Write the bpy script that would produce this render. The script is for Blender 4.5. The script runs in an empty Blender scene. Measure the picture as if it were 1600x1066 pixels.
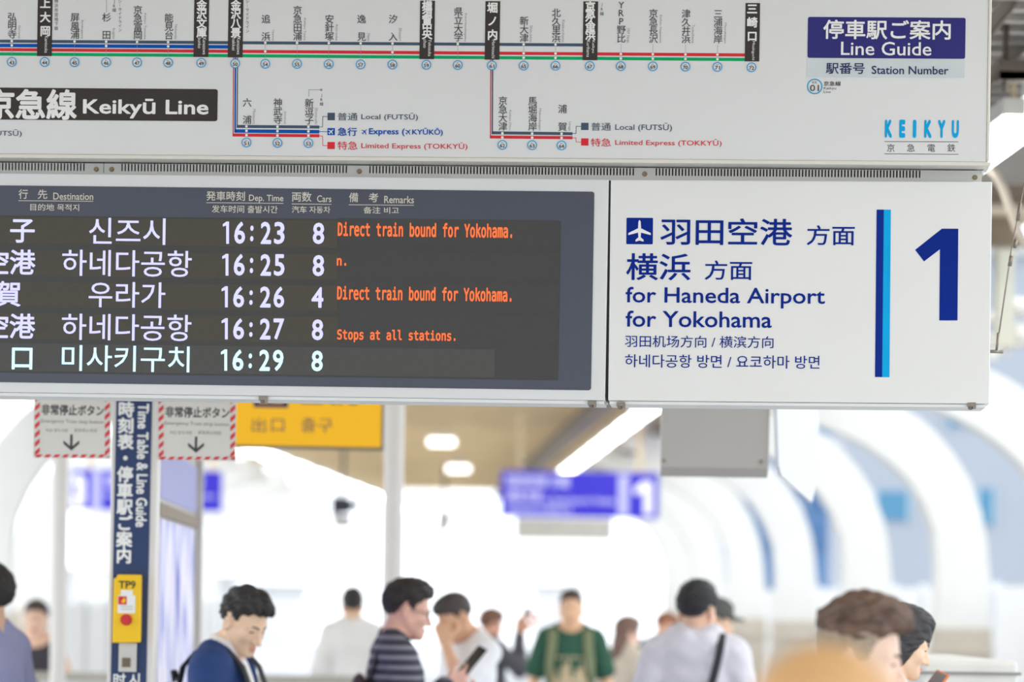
import bpy, math, os, random
import numpy as np
from mathutils import Matrix, Vector

S = bpy.context.scene
COL = S.collection
random.seed(4)

# ------------------------------------------------------------------ camera, world, exposure
FPX = 6000.0                       # focal length in pixels of the 1600 px wide frame (135 mm)
CAMLOC = Vector((0, 0, 1.55))
YAW, ROLL, SHY = math.atan(200 / FPX), 0.0145, 0.2531
RCAM = (Matrix.Rotation(-YAW, 3, 'Z') @ Matrix.Rotation(math.pi / 2, 3, 'X') @ Matrix.Rotation(ROLL, 3, 'Z'))
cam_d = bpy.data.cameras.new('camera')
cam = bpy.data.objects.new('camera', cam_d)
COL.objects.link(cam)
cam.matrix_world = Matrix.Translation(CAMLOC) @ RCAM.to_4x4()
cam_d.sensor_width = 36.0
cam_d.lens = FPX * 36 / 1600
cam_d.shift_y = SHY
cam_d.clip_start, cam_d.clip_end = 0.1, 2000
cam_d.dof.use_dof = True
cam_d.dof.focus_distance = 10.75
cam_d.dof.aperture_fstop = 2.8
S.camera = cam
S.view_settings.view_transform = 'Standard'
S.view_settings.look = 'None'
S.view_settings.gamma = 1.0
S.view_settings.use_curve_mapping = False
S.view_settings.exposure = 0.0

W = bpy.data.worlds.new('sky')
S.world = W
W.use_nodes = True
wb = W.node_tree.nodes['Background']
wb.inputs[0].default_value = (0.90, 0.95, 1.0, 1)
wb.inputs[1].default_value = 2.4


def P(px, py, d):
    """3D point seen at a pixel of the photograph, d metres in front of the camera."""
    v = Vector(((px - 800) / FPX * d, (533 + 1600 * SHY - py) / FPX * d, -d))
    return CAMLOC + RCAM @ v


def lin(c):
    return tuple(((x / 255) / 12.92 if x / 255 <= 0.04045 else ((x / 255 + 0.055) / 1.055) ** 2.4) for x in c)


# ------------------------------------------------------------------ materials
_M = {}


def mat(name, rgb, rough=0.5, metal=0.0, var=0.06, scale=6.0, bump=0.0, spec=0.4, stretch=None):
    if name in _M:
        return _M[name]
    m = bpy.data.materials.new(name)
    m.use_nodes = True
    nt = m.node_tree
    b = nt.nodes['Principled BSDF']
    b.inputs['Roughness'].default_value = rough
    b.inputs['Metallic'].default_value = metal
    b.inputs['Specular IOR Level'].default_value = spec
    c = lin(rgb)
    tc = nt.nodes.new('ShaderNodeTexCoord')
    no = nt.nodes.new('ShaderNodeTexNoise')
    no.inputs['Scale'].default_value = scale
    no.inputs['Detail'].default_value = 3
    if stretch:
        mp = nt.nodes.new('ShaderNodeMapping')
        mp.inputs['Scale'].default_value = stretch
        nt.links.new(tc.outputs['Object'], mp.inputs[0])
        nt.links.new(mp.outputs[0], no.inputs['Vector'])
    else:
        nt.links.new(tc.outputs['Object'], no.inputs['Vector'])
    rp = nt.nodes.new('ShaderNodeValToRGB')
    rp.color_ramp.elements[0].position = 0.3
    rp.color_ramp.elements[1].position = 0.7
    rp.color_ramp.elements[0].color = tuple(max(0, x * (1 - var)) for x in c) + (1,)
    rp.color_ramp.elements[1].color = tuple(min(1, x * (1 + var)) for x in c) + (1,)
    nt.links.new(no.outputs['Fac'], rp.inputs[0])
    nt.links.new(rp.outputs[0], b.inputs['Base Color'])
    if bump:
        bp = nt.nodes.new('ShaderNodeBump')
        bp.inputs['Strength'].default_value = bump
        bp.inputs['Distance'].default_value = 0.01
        nt.links.new(no.outputs['Fac'], bp.inputs['Height'])
        nt.links.new(bp.outputs[0], b.inputs['Normal'])
    _M[name] = m
    return m


def emit(name, rgb, strength):
    if name in _M:
        return _M[name]
    m = bpy.data.materials.new(name)
    m.use_nodes = True
    b = m.node_tree.nodes['Principled BSDF']
    c = lin(rgb) + (1,)
    b.inputs['Base Color'].default_value = tuple(x * 0.3 for x in c[:3]) + (1,)
    b.inputs['Emission Color'].default_value = c
    b.inputs['Emission Strength'].default_value = strength
    _M[name] = m
    return m


def stripes(name, a, b_, period, duty, axis=2, rough=0.85, tilt=0.0, soft=0.08):
    """cloth knitted in bands along one axis of the object"""
    m = bpy.data.materials.new(name)
    m.use_nodes = True
    nt = m.node_tree
    b = nt.nodes['Principled BSDF']
    b.inputs['Roughness'].default_value = rough
    tc = nt.nodes.new('ShaderNodeTexCoord')
    sp = nt.nodes.new('ShaderNodeSeparateXYZ')
    nt.links.new(tc.outputs['Object'], sp.inputs[0])
    mu = nt.nodes.new('ShaderNodeMath'); mu.operation = 'DIVIDE'
    mu.inputs[1].default_value = period
    nt.links.new(sp.outputs[axis], mu.inputs[0])
    fr = nt.nodes.new('ShaderNodeMath'); fr.operation = 'FRACT'
    nt.links.new(mu.outputs[0], fr.inputs[0])
    rp = nt.nodes.new('ShaderNodeValToRGB')
    e = rp.color_ramp.elements
    e[0].position = duty - soft; e[0].color = lin(a) + (1,)
    e[1].position = duty + soft; e[1].color = lin(b_) + (1,)
    k = e.new(0.97); k.color = lin(b_) + (1,)
    k = e.new(1.0); k.color = lin(a) + (1,)
    nt.links.new(fr.outputs[0], rp.inputs[0])
    nt.links.new(rp.outputs[0], b.inputs['Base Color'])
    _M[name] = m
    return m


# ------------------------------------------------------------------ mesh building
class MB:
    def __init__(self):
        self.v, self.f, self.m = [], [], []

    def add(self, vs, fs, mi=0):
        o = len(self.v)
        self.v += [tuple(x) for x in vs]
        self.f += [tuple(i + o for i in f) for f in fs]
        self.m += [mi] * len(fs)
        return self

    def box(self, x0, x1, y0, y1, z0, z1, mi=0, M=None):
        vs = [Vector((x, y, z)) for x in (x0, x1) for y in (y0, y1) for z in (z0, z1)]
        if M is not None:
            vs = [M @ v for v in vs]
        return self.add(vs, [(0, 1, 3, 2), (4, 6, 7, 5), (0, 4, 5, 1), (2, 3, 7, 6), (0, 2, 6, 4), (1, 5, 7, 3)], mi)

    def prism(self, pts, y0, y1, mi=0):
        """pts (x, z) counter-clockwise seen from -y; extruded from y0 (front) to y1"""
        n = len(pts)
        vs = [(x, y0, z) for x, z in pts] + [(x, y1, z) for x, z in pts]
        fs = [tuple(range(n)), tuple(range(2 * n - 1, n - 1, -1))]
        fs += [(i, i + n, (i + 1) % n + n, (i + 1) % n) for i in range(n)]
        return self.add(vs, fs, mi)

    def cyl(self, p0, p1, r, n=16, mi=0, r1=None):
        p0, p1 = Vector(p0), Vector(p1)
        d = (p1 - p0).normalized()
        a = d.orthogonal().normalized()
        b = d.cross(a)
        r1 = r if r1 is None else r1
        vs = []
        for p, q in ((p0, r), (p1, r1)):
            for i in range(n):
                t = 2 * math.pi * i / n
                vs.append(p + a * math.cos(t) * q + b * math.sin(t) * q)
        fs = [(i, (i + 1) % n, (i + 1) % n + n, i + n) for i in range(n)]
        fs += [tuple(range(n - 1, -1, -1)), tuple(range(n, 2 * n))]
        return self.add(vs, fs, mi)

    def tube(self, pts, r, n=10, mi=0, flat=None):
        """sweep a circle (or an ellipse flat=(normal, half width, half thickness)) along points"""
        pts = [Vector(p) for p in pts]
        rings = []
        ref = None
        for i, p in enumerate(pts):
            t = (pts[min(i + 1, len(pts) - 1)] - pts[max(i - 1, 0)]).normalized()
            if flat:
                nn = Vector(flat[0][i]) if isinstance(flat[0], list) else Vector(flat[0])
                b = (nn - t * nn.dot(t)).normalized()
                a = t.cross(b)
                ra, rb = flat[1], flat[2]
            else:
                if ref is None:
                    ref = t.orthogonal().normalized()
                a = (ref - t * ref.dot(t)).normalized()
                ref = a
                b = t.cross(a)
                ra = rb = r
            rings.append([p + a * math.cos(2 * math.pi * k / n) * ra + b * math.sin(2 * math.pi * k / n) * rb for k in range(n)])
        vs = [v for ring in rings for v in ring]
        fs = []
        for i in range(len(rings) - 1):
            for k in range(n):
                fs.append((i * n + k, i * n + (k + 1) % n, (i + 1) * n + (k + 1) % n, (i + 1) * n + k))
        fs += [tuple(range(n - 1, -1, -1)), tuple(range((len(rings) - 1) * n, len(rings) * n))]
        return self.add(vs, fs, mi)

    def ball(self, c, r, n=14, mi=0, M=None):
        c = Vector(c)
        r = Vector(r) if not isinstance(r, (int, float)) else Vector((r, r, r))
        vs, fs = [], []
        m = n // 2
        for i in range(m + 1):
            th = math.pi * i / m
            for k in range(n):
                ph = 2 * math.pi * k / n
                q = Vector((math.sin(th) * math.cos(ph) * r.x, math.sin(th) * math.sin(ph) * r.y, math.cos(th) * r.z))
                if M is not None:
                    q = M @ q
                vs.append(c + q)
        for i in range(m):
            for k in range(n):
                fs.append((i * n + k, (i + 1) * n + k, (i + 1) * n + (k + 1) % n, i * n + (k + 1) % n))
        return self.add(vs, fs, mi)


def link(name, me, parent=None):
    o = bpy.data.objects.new(name, me)
    COL.objects.link(o)
    if parent is not None:
        o.parent = parent
    return o


def mk(name, mb, mats, parent=None, smooth=False, bevel=0.0, label=None, M=None):
    me = bpy.data.meshes.new(name)
    me.from_pydata([tuple(v) for v in mb.v], [], mb.f)
    for m in (mats if isinstance(mats, (list, tuple)) else [mats]):
        me.materials.append(m)
    me.polygons.foreach_set('material_index', mb.m)
    if smooth:
        me.polygons.foreach_set('use_smooth', [True] * len(mb.f))
    me.update()
    o = link(name, me, parent)
    if M is not None:
        o.matrix_world = M
    if bevel:
        b = o.modifiers.new('edge', 'BEVEL')
        b.width = bevel
        b.segments = 3
        b.limit_method = 'ANGLE'
    if label:
        o['label'] = label
    return o


def tag(o, label, cat, group=None, kind=None):
    if label:
        o['label'] = label
    if cat:
        o['category'] = cat
    if group:
        o['group'] = group
    if kind:
        o['kind'] = kind
    return o


def empty(name, M, label, cat, group=None, kind=None):
    o = bpy.data.objects.new(name, None)
    o.empty_display_size = 0.1
    COL.objects.link(o)
    o.matrix_world = M if isinstance(M, Matrix) else Matrix.Translation(M)
    return tag(o, label, cat, group, kind)


def struct(o, label, cat):
    return tag(o, label, cat, kind='structure')


def copy_tree(o, parent=None):
    c = o.copy()
    COL.objects.link(c)
    if parent is not None:
        c.parent = parent
    for ch in list(o.children):
        copy_tree(ch, c)
    return c


# ------------------------------------------------------------------ lettering
class Frame:
    """a flat face in the place: origin, axes (x right, y away from the viewer, z up)"""

    def __init__(self, px, py, d, rz, ry=0.0):
        self.M = Matrix.Translation(P(px, py, d)) @ Matrix.Rotation(rz, 4, 'Z') @ Matrix.Rotation(ry, 4, 'Y')
        self.I = self.M.inverted()

    def uv(self, px, py, y0=0.0):
        a = self.I @ CAMLOC
        b = self.I @ P(px, py, 10.0)
        t = (y0 - a.y) / (b.y - a.y)
        q = a + (b - a) * t
        return q.x, q.z

    def box(self, b, y0=0.0):
        x0, t0, x1, t1 = b
        xm, tm = (x0 + x1) / 2, (t0 + t1) / 2
        return (self.uv(x0, tm, y0)[0], self.uv(xm, t1, y0)[1], self.uv(x1, tm, y0)[0], self.uv(xm, t0, y0)[1])


_G = {}
try:
    MONO = bpy.data.fonts.load(os.path.join(bpy.utils.resource_path('LOCAL'), 'datafiles', 'fonts', 'DejaVuSansMono.woff2'))
except Exception:
    MONO = None


def glyphs(body, bold=0.0, mono=False, space=1.0):
    k = (body, bold, mono, space)
    if k in _G:
        return _G[k]
    cu = bpy.data.curves.new('letters', 'FONT')
    cu.body = body
    cu.resolution_u = 3
    cu.space_character = space
    if mono and MONO:
        cu.font = MONO
    ob = bpy.data.objects.new('letters', cu)
    COL.objects.link(ob)
    dg = bpy.context.evaluated_depsgraph_get()
    me = bpy.data.meshes.new_from_object(ob.evaluated_get(dg))
    v = np.array([p.co[:2] for p in me.vertices], dtype=float).reshape(-1, 2)
    f = [tuple(p.vertices) for p in me.polygons]
    v = np.concatenate([v, np.zeros((len(v), 1))], 1)
    if bold > 0 and len(v):          # heavier strokes: the letter stamped in a small ring
        n, V0, F0 = len(v), v, f
        offs = [(0, 0)] + [(bold * math.cos(t), bold * math.sin(t)) for t in np.linspace(0, 2 * math.pi, 8, endpoint=False)]
        v = np.concatenate([V0 + np.array((o[0], o[1], -5e-5 * i)) for i, o in enumerate(offs)])
        f = [tuple(i + k * n for i in q) for k in range(len(offs)) for q in F0]
    bpy.data.objects.remove(ob)
    bpy.data.curves.remove(cu)
    bpy.data.meshes.remove(me)
    _G[k] = (v, f)
    return _G[k]


def put(mb, F, body, box, bold=0.0, y=-0.0008, mono=False, turn=False, mi=0, space=1.0, y0=0.0):
    """lettering that fills a pixel box of the photograph on face F; turn = reads downwards"""
    v, f = glyphs(body, bold, mono, space)
    if len(v) == 0:
        return
    u0, w0, u1, w1 = F.box(box, y0)
    v = v.copy()
    if turn:
        v = np.stack([v[:, 1], -v[:, 0], v[:, 2]], 1)
    lo, hi = v[:, :2].min(0), v[:, :2].max(0)
    s = (v[:, :2] - lo) / np.maximum(hi - lo, 1e-6)
    X = u0 + s[:, 0] * (u1 - u0)
    Z = w0 + s[:, 1] * (w1 - w0)
    mb.add([(a, y0 + y + q, b) for a, b, q in zip(X, Z, v[:, 2])], f, mi)


def put_at(mb, F, ch, cx, cy, size, bold=0.0, y=-0.0008, mi=0, y0=0.0, sx=1.0):
    """one character centred in its em square, size in pixels"""
    v, f = glyphs(ch, bold)
    if len(v) == 0:
        return
    u0, w0, u1, w1 = F.box((cx - size / 2, cy - size / 2, cx + size / 2, cy + size / 2), y0)
    em = (u1 - u0)
    if ord(ch[0]) < 0x2000:
        c = (v.min(0) + v.max(0))[:2] / 2
    else:
        c = np.array((0.5, 0.38))
    X = (u0 + u1) / 2 + (v[:, 0] - c[0]) * em * sx
    Z = (w0 + w1) / 2 + (v[:, 1] - c[1]) * em
    mb.add([(a, y0 + y + q, b) for a, b, q in zip(X, Z, v[:, 2])], f, mi)


def bar(mb, F, x0, y0, x1, y1, w, y=-0.0005, mi=0):
    """a printed straight stroke between two pixels, w pixels thick"""
    a, b = Vector(F.uv(x0, y0)), Vector(F.uv(x1, y1))
    sc = abs(F.uv(x0 + 10, y0)[0] - F.uv(x0, y0)[0]) / 10
    d = (b - a).normalized()
    n = Vector((-d.y, d.x)) * w * sc / 2
    q = [a - n, b - n, b + n, a + n]
    mb.add([(p.x, y, p.y) for p in q], [(0, 1, 2, 3)], mi)


def disc(mb, F, px, py, r, y=-0.001, mi=0, n=20, r_in=0.0):
    u, w = F.uv(px, py)
    sc = abs(F.uv(px + 10, py)[0] - u) / 10
    r, r_in = r * sc, r_in * sc
    out = [(u + r * math.cos(2 * math.pi * i / n), y, w + r * math.sin(2 * math.pi * i / n)) for i in range(n)]
    if not r_in:
        mb.add(out, [tuple(range(n))], mi)
    else:
        inn = [(u + r_in * math.cos(2 * math.pi * i / n), y, w + r_in * math.sin(2 * math.pi * i / n)) for i in range(n)]
        mb.add(out + inn, [(i, (i + 1) % n, (i + 1) % n + n, i + n) for i in range(n)], mi)


def plate(mb, F, box, y=-0.0004, r=0.0, mi=0, th=0.0, y0=0.0):
    """a rectangle of the photograph on face F, optionally with round corners and thickness"""
    u0, w0, u1, w1 = F.box(box, y0)
    if r:
        sc = (u1 - u0) / (box[2] - box[0])
        r *= sc
        pts = []
        for cx, cz, a0 in ((u1 - r, w1 - r, 0), (u0 + r, w1 - r, 90), (u0 + r, w0 + r, 180), (u1 - r, w0 + r, 270)):
            for k in range(5):
                a = math.radians(a0 + k * 22.5)
                pts.append((cx + r * math.cos(a), cz + r * math.sin(a)))
    else:
        pts = [(u1, w1), (u0, w1), (u0, w0), (u1, w0)]
    if th:
        mb.prism(pts, y0 + y, y0 + y + th, mi)
    else:
        mb.add([(a, y0 + y, b) for a, b in pts], [tuple(range(len(pts)))], mi)


def poly(mb, F, pts, y=-0.0008, mi=0):
    q = [F.uv(*p) for p in pts]
    mb.add([(a, y, b) for a, b in q], [tuple(range(len(q)))], mi)

# ------------------------------------------------------------------ setting: platform, canopy
ROOFZ = 3.9
concrete = mat('platform_concrete', (190, 193, 198), 0.8, var=0.1, scale=2)
mb = MB(); mb.box(-3.6, 3.9, -14, 110, -0.3, 0.0)
struct(mk('floor', mb, concrete), 'grey concrete station platform under everyone', 'platform')
mb = MB(); mb.box(-400, 400, -200, 700, -7.2, -7.0)
struct(mk('ground', mb, mat('city_ground', (170, 170, 168), 0.9)), 'pale city ground below the raised station', 'ground')

deck_m = mat('roof_deck', (234, 218, 190), 0.7, var=0.10, scale=0.7)
beam_m = mat('roof_steel', (236, 216, 178), 0.6, var=0.08, scale=2)
white_m = mat('white_paint', (236, 236, 234), 0.5, var=0.015)
left_edge = [(-4.6, -14), (-4.3, 25), (-2.5, 48), (-2.3, 62), (0.1, 88)]


def left_x(y):
    for (xa, ya), (xb, yb) in zip(left_edge, left_edge[1:]):
        if ya <= y <= yb:
            return xa + (xb - xa) * (y - ya) / (yb - ya)
    return left_edge[-1][0]


mb = MB()
n = 0
poly_ = left_edge + [(0.7, 77), (3.9, 77), (3.9, -14)]
vs = [(x, y, ROOFZ) for x, y in poly_] + [(x, y, ROOFZ + 0.12) for x, y in poly_]
k = len(poly_)
mb.add(vs, [tuple(range(k)), tuple(range(2 * k - 1, k - 1, -1))] + [(i, (i + 1) % k, (i + 1) % k + k, i + k) for i in range(k)])
ceil_o = struct(mk('ceiling', mb, deck_m), 'tan deck of the platform roof', 'roof')
mb = MB(); mb.box(1.3, 3.85, 12.6, 20.5, ROOFZ - 0.03, ROOFZ - 0.001)
deck_o = struct(mk('trim_3', mb, mat('decking_dark', (80, 68, 61), 0.7, var=0.15)), 'dark roof decking with narrow grey joists at the upper right corner', 'roof')
mb = MB()
for q in range(28):
    mb.box(1.3, 3.85, 12.7 + 0.28 * q, 12.77 + 0.28 * q, ROOFZ - 0.10, ROOFZ - 0.03)
mk('joist_slats', mb, mat('joist_grey', (176, 170, 164), 0.5), deck_o, label='narrow grey joists')
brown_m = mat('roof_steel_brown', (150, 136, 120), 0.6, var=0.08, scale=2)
y = -13.0
while y < 76:
    if 13 < y < 20:
        y += 2.4
        continue
    mb = MB()
    mb.box(left_x(y) + 0.1, 3.8, y, y + 0.10, ROOFZ - 0.16, ROOFZ - 0.001)
    mb.box(left_x(y) + 0.1, 3.8, y - 0.03, y + 0.13, ROOFZ - 0.18, ROOFZ - 0.16)
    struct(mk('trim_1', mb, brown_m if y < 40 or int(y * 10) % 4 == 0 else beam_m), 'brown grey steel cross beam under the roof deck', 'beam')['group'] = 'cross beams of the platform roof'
    y += 2.4
for x, w in ((2.28, 0.2), (3.3, 0.2)):
    mb = MB()
    mb.box(x - w / 2, x + w / 2, 22, 76.9, ROOFZ - 0.34, ROOFZ - 0.19)
    struct(mk('trim_2', mb, mat('girder_brown', (112, 100, 88), 0.6)), 'long brown grey steel girder running the length of the roof, ' + ('beside the lamps' if x < 3 else 'nearest the roof edge'), 'beam')

# white arched ribs of the canopy outside the platform edges
prof_out = [(1545, 1066), (1545, 960), (1545, 900), (1539, 844), (1530, 799), (1511, 750), (1485, 709), (1455, 675), (1432, 655), (1390, 630), (1340, 607), (1270, 585), (1180, 563)]
prof_in = [(1464, 1066), (1464, 960), (1464, 885), (1459, 832), (1440, 787), (1416, 750), (1387, 724), (1350, 699), (1312, 680), (1282, 669), (1245, 658), (1200, 646), (1150, 636)]


def rel(p):
    return ((p[0] - 1545) / 166.7, 1.55 + (948 - p[1]) / 166.7)


rib_m = mat('rib_white', (228, 227, 223), 0.45, var=0.02)
rib_base_m = mat('rib_base', (196, 186, 172), 0.6)


def rib(x_out, y, side, label, group):
    o = [rel(p) for p in prof_out]
    i = [rel(p) for p in prof_in]
    mb = MB()
    n = len(o)
    vs = []
    for dy in (-0.20, 0.20):
        for p in o + i:
            vs.append((side * p[0], dy, p[1]))
    m = 2 * n
    fs = []
    for k in range(n - 1):
        fs += [(k, k + 1, n + k + 1, n + k), (m + k + 1, m + k, m + n + k, m + n + k + 1),
               (k + 1, k, m + k, m + k + 1), (n + k, n + k + 1, m + n + k + 1, m + n + k)]
    fs += [(n - 1, m + n - 1, m + 2 * n - 1, 2 * n - 1)]
    mb.add(vs, fs)
    root = empty('canopy_rib', Vector((side * x_out, y, 0)), label, 'canopy rib', group)
    mk('arch', mb, rib_m, root, smooth=False)
    mb = MB()
    b0, b1 = -0.5, 0.02
    mb.box(min(side * b0, side * b1), max(side * b0, side * b1), -0.23, 0.23, -0.9, 1.35)
    mb.box(min(side * b0, side * b1) - 0.02, max(side * b0, side * b1) + 0.02, -0.26, 0.26, 1.1, 1.16)
    mk('base', mb, rib_base_m, root, label='brownish steel foot of the rib', bevel=0.01)
    return root


rr = [(6.08, 32), (5.67, 36), (5.34, 40.5), (5.23, 46.5), (5.2, 52.5), (5.2, 58.5), (5.2, 64.5)]
rl = ['nearest of the right row, cut by the picture edge', 'second nearest of the right row, between two cyan windows',
      'third nearest of the right row, left of the small grey window', 'fourth nearest of the right row, beside the dark blue glass strip',
      'fifth nearest of the right row, below the grey monitor housing', 'sixth nearest of the right row', 'farthest of the right row']
for (x, y), t in zip(rr, rl):
    rib(x, y, 1, 'white arched canopy rib, ' + t, 'white arched ribs on the right')
ll = ['nearest of the left row, sweeping up at the left picture edge', 'second nearest of the left row', 'third nearest of the left row, behind the left hanging notice',
      'fourth nearest of the left row, behind the timetable pillar', 'fifth nearest of the left row', 'farthest of the left row']
for j, t in enumerate(ll):
    rib(3.96 if j == 0 else 5.0 - 0.25 * j, 36 if j == 0 else 43 + 6.5 * j, -1, 'white arched canopy rib, ' + t, 'white arched ribs on the left')

# ------------------------------------------------------------------ the hung sign unit
SR = -0.0925
F_up = Frame(950, 250, 10.75, SR, 0.0006)
F_led = Frame(950, 450, 10.80, SR, 0.0025)
F_one = Frame(950, 450, 10.80, SR, -0.0025)
panel_m = mat('sign_white', (224, 225, 226), 0.35, var=0.012, scale=3, spec=0.5)
panel2_m = mat('sign_white_warm', (233, 233, 232), 0.35, var=0.012, scale=3, spec=0.5)
rim_m = mat('sign_rim', (226, 222, 214), 0.3, var=0.02)
black_m = mat('print_black', (66, 61, 60), 0.5, spec=0.12)
ink_m = mat('print_ink', (84, 82, 84), 0.6, spec=0.12)
grey_ink_m = mat('print_grey', (150, 150, 150), 0.6, spec=0.12)
white_ink_m = mat('print_white', (240, 240, 238), 0.5, spec=0.12)
slate_m = mat('line_slate', (74, 90, 110), 0.5, spec=0.12)
blue_m = mat('line_blue', (10, 84, 178), 0.5, spec=0.12)
red_m = mat('line_red', (220, 52, 62), 0.5, spec=0.12)
green_m = mat('line_green', (8, 170, 104), 0.5, spec=0.12)
navy_m = mat('print_navy', (54, 52, 122), 0.5, spec=0.12)
navy2_m = mat('print_deep_blue', (0, 40, 138), 0.45, spec=0.12)
cyan_m = mat('print_cyan', (8, 170, 232), 0.45, spec=0.12)
ring_m = mat('number_ring', (70, 165, 220), 0.5, spec=0.12)
pale_m = mat('plate_grey', (206, 214, 218), 0.5, spec=0.12)

lg = empty('line_guide_sign', F_up.M, 'long white route map sign headed Line Guide, hung above the departure board', 'sign')
mb = MB(); plate(mb, F_up, (-260, -150, 1544.5, 243.5 + 2.5), y=0.0, th=0.16, r=3)
mk('sign_panel', mb, panel_m, lg, bevel=0.003)
mb = MB()
plate(mb, F_up, (-262, 246, 1548, 252), y=-0.004, th=0.17, r=2)
plate(mb, F_up, (1544.3, -152, 1548.8, 251), y=-0.004, th=0.17, r=1.5)
mk('rim', mb, rim_m, lg, bevel=0.0025, label='pale metal edge of the sign')
seg = [
    ('route_line', slate_m, 4.6, [(-20, 64.2, 911, 70.3), (371, 197.6, 499, 198.6), (769, 207.6, 894.6, 209)], 'slate grey local line'),
    ('route_line', blue_m, 5.4, [(-20, 70.9, 358, 73.3), (366.6, 204.8, 499, 205.9)], 'blue express line'),
    ('route_line', red_m, 4.8, [(-20, 77.4, 358, 80.2), (357, 80.2, 1166, 86), (364, 211, 499, 212.3), (765.6, 214.1, 894.6, 215.3)], 'red limited express line'),
    ('route_line', green_m, 4.8, [(-20, 84.2, 1166, 93.1)], 'green line'),
]
for nm, m, w, ss, lb in seg:
    mb = MB()
    for s in ss:
        bar(mb, F_up, *s, w)
    if m is slate_m:
        bar(mb, F_up, 371.2, 90, 370.6, 200, 1.6); bar(mb, F_up, 769.8, 93, 769.2, 210, 2.0)
        for a in ((499, 198.4, 504.3, 198.4), (504, 198.6, 504.3, 182), (504, 182.1, 512, 182.2)):
            bar(mb, F_up, *a, 0.9)
        for a in ((894.5, 208.6, 900.4, 208.8), (900, 209, 900.3, 197.2), (900, 197.4, 908, 197.6)):
            bar(mb, F_up, *a, 0.9)
        plate(mb, F_up, (511.8, 176.3, 523.3, 188), y=-0.0006); plate(mb, F_up, (908, 192, 919.6, 203.3), y=-0.0006)
    if m is blue_m:
        bar(mb, F_up, 367.9, 90, 367.4, 207, 2.4); bar(mb, F_up, 499, 205.7, 512, 206, 1.0)
        plate(mb, F_up, (511.6, 200.2, 523.3, 211.3), y=-0.0006)
    if m is red_m:
        bar(mb, F_up, 364.9, 90, 364.2, 213, 1.5); bar(mb, F_up, 767, 93, 766.3, 216, 1.6)
        for a in ((499, 212.6, 504.3, 212.8), (504, 212.4, 504.3, 227.8), (504, 227.5, 512, 227.7)):
            bar(mb, F_up, *a, 0.9)
        for a in ((894.5, 215.6, 900.4, 215.8), (900, 215.6, 900.2, 222.2), (900, 222, 908, 222.2)):
            bar(mb, F_up, *a, 0.9)
        plate(mb, F_up, (511.6, 222, 523.2, 233), y=-0.0006); plate(mb, F_up, (908, 216.3, 919.5, 227.6), y=-0.0006)
    mk(nm, mb, m, lg, label=lb)


def plane_pts(cx, cy, s, rot=0.0):
    half = [(0, -1.0), (0.10, -0.85), (0.13, -0.35), (0.13, -0.25), (1.0, 0.18), (1.0, 0.36), (0.13, 0.14), (0.10, 0.55), (0.36, 0.78), (0.36, 0.95), (0.0, 0.85)]
    pts = half + [(-x, y) for x, y in reversed(half[1:-1])]
    c, q = math.cos(rot), math.sin(rot)
    return [(cx + s * (x * c - y * q), cy + s * (x * q + y * c)) for x, y in pts]


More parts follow.
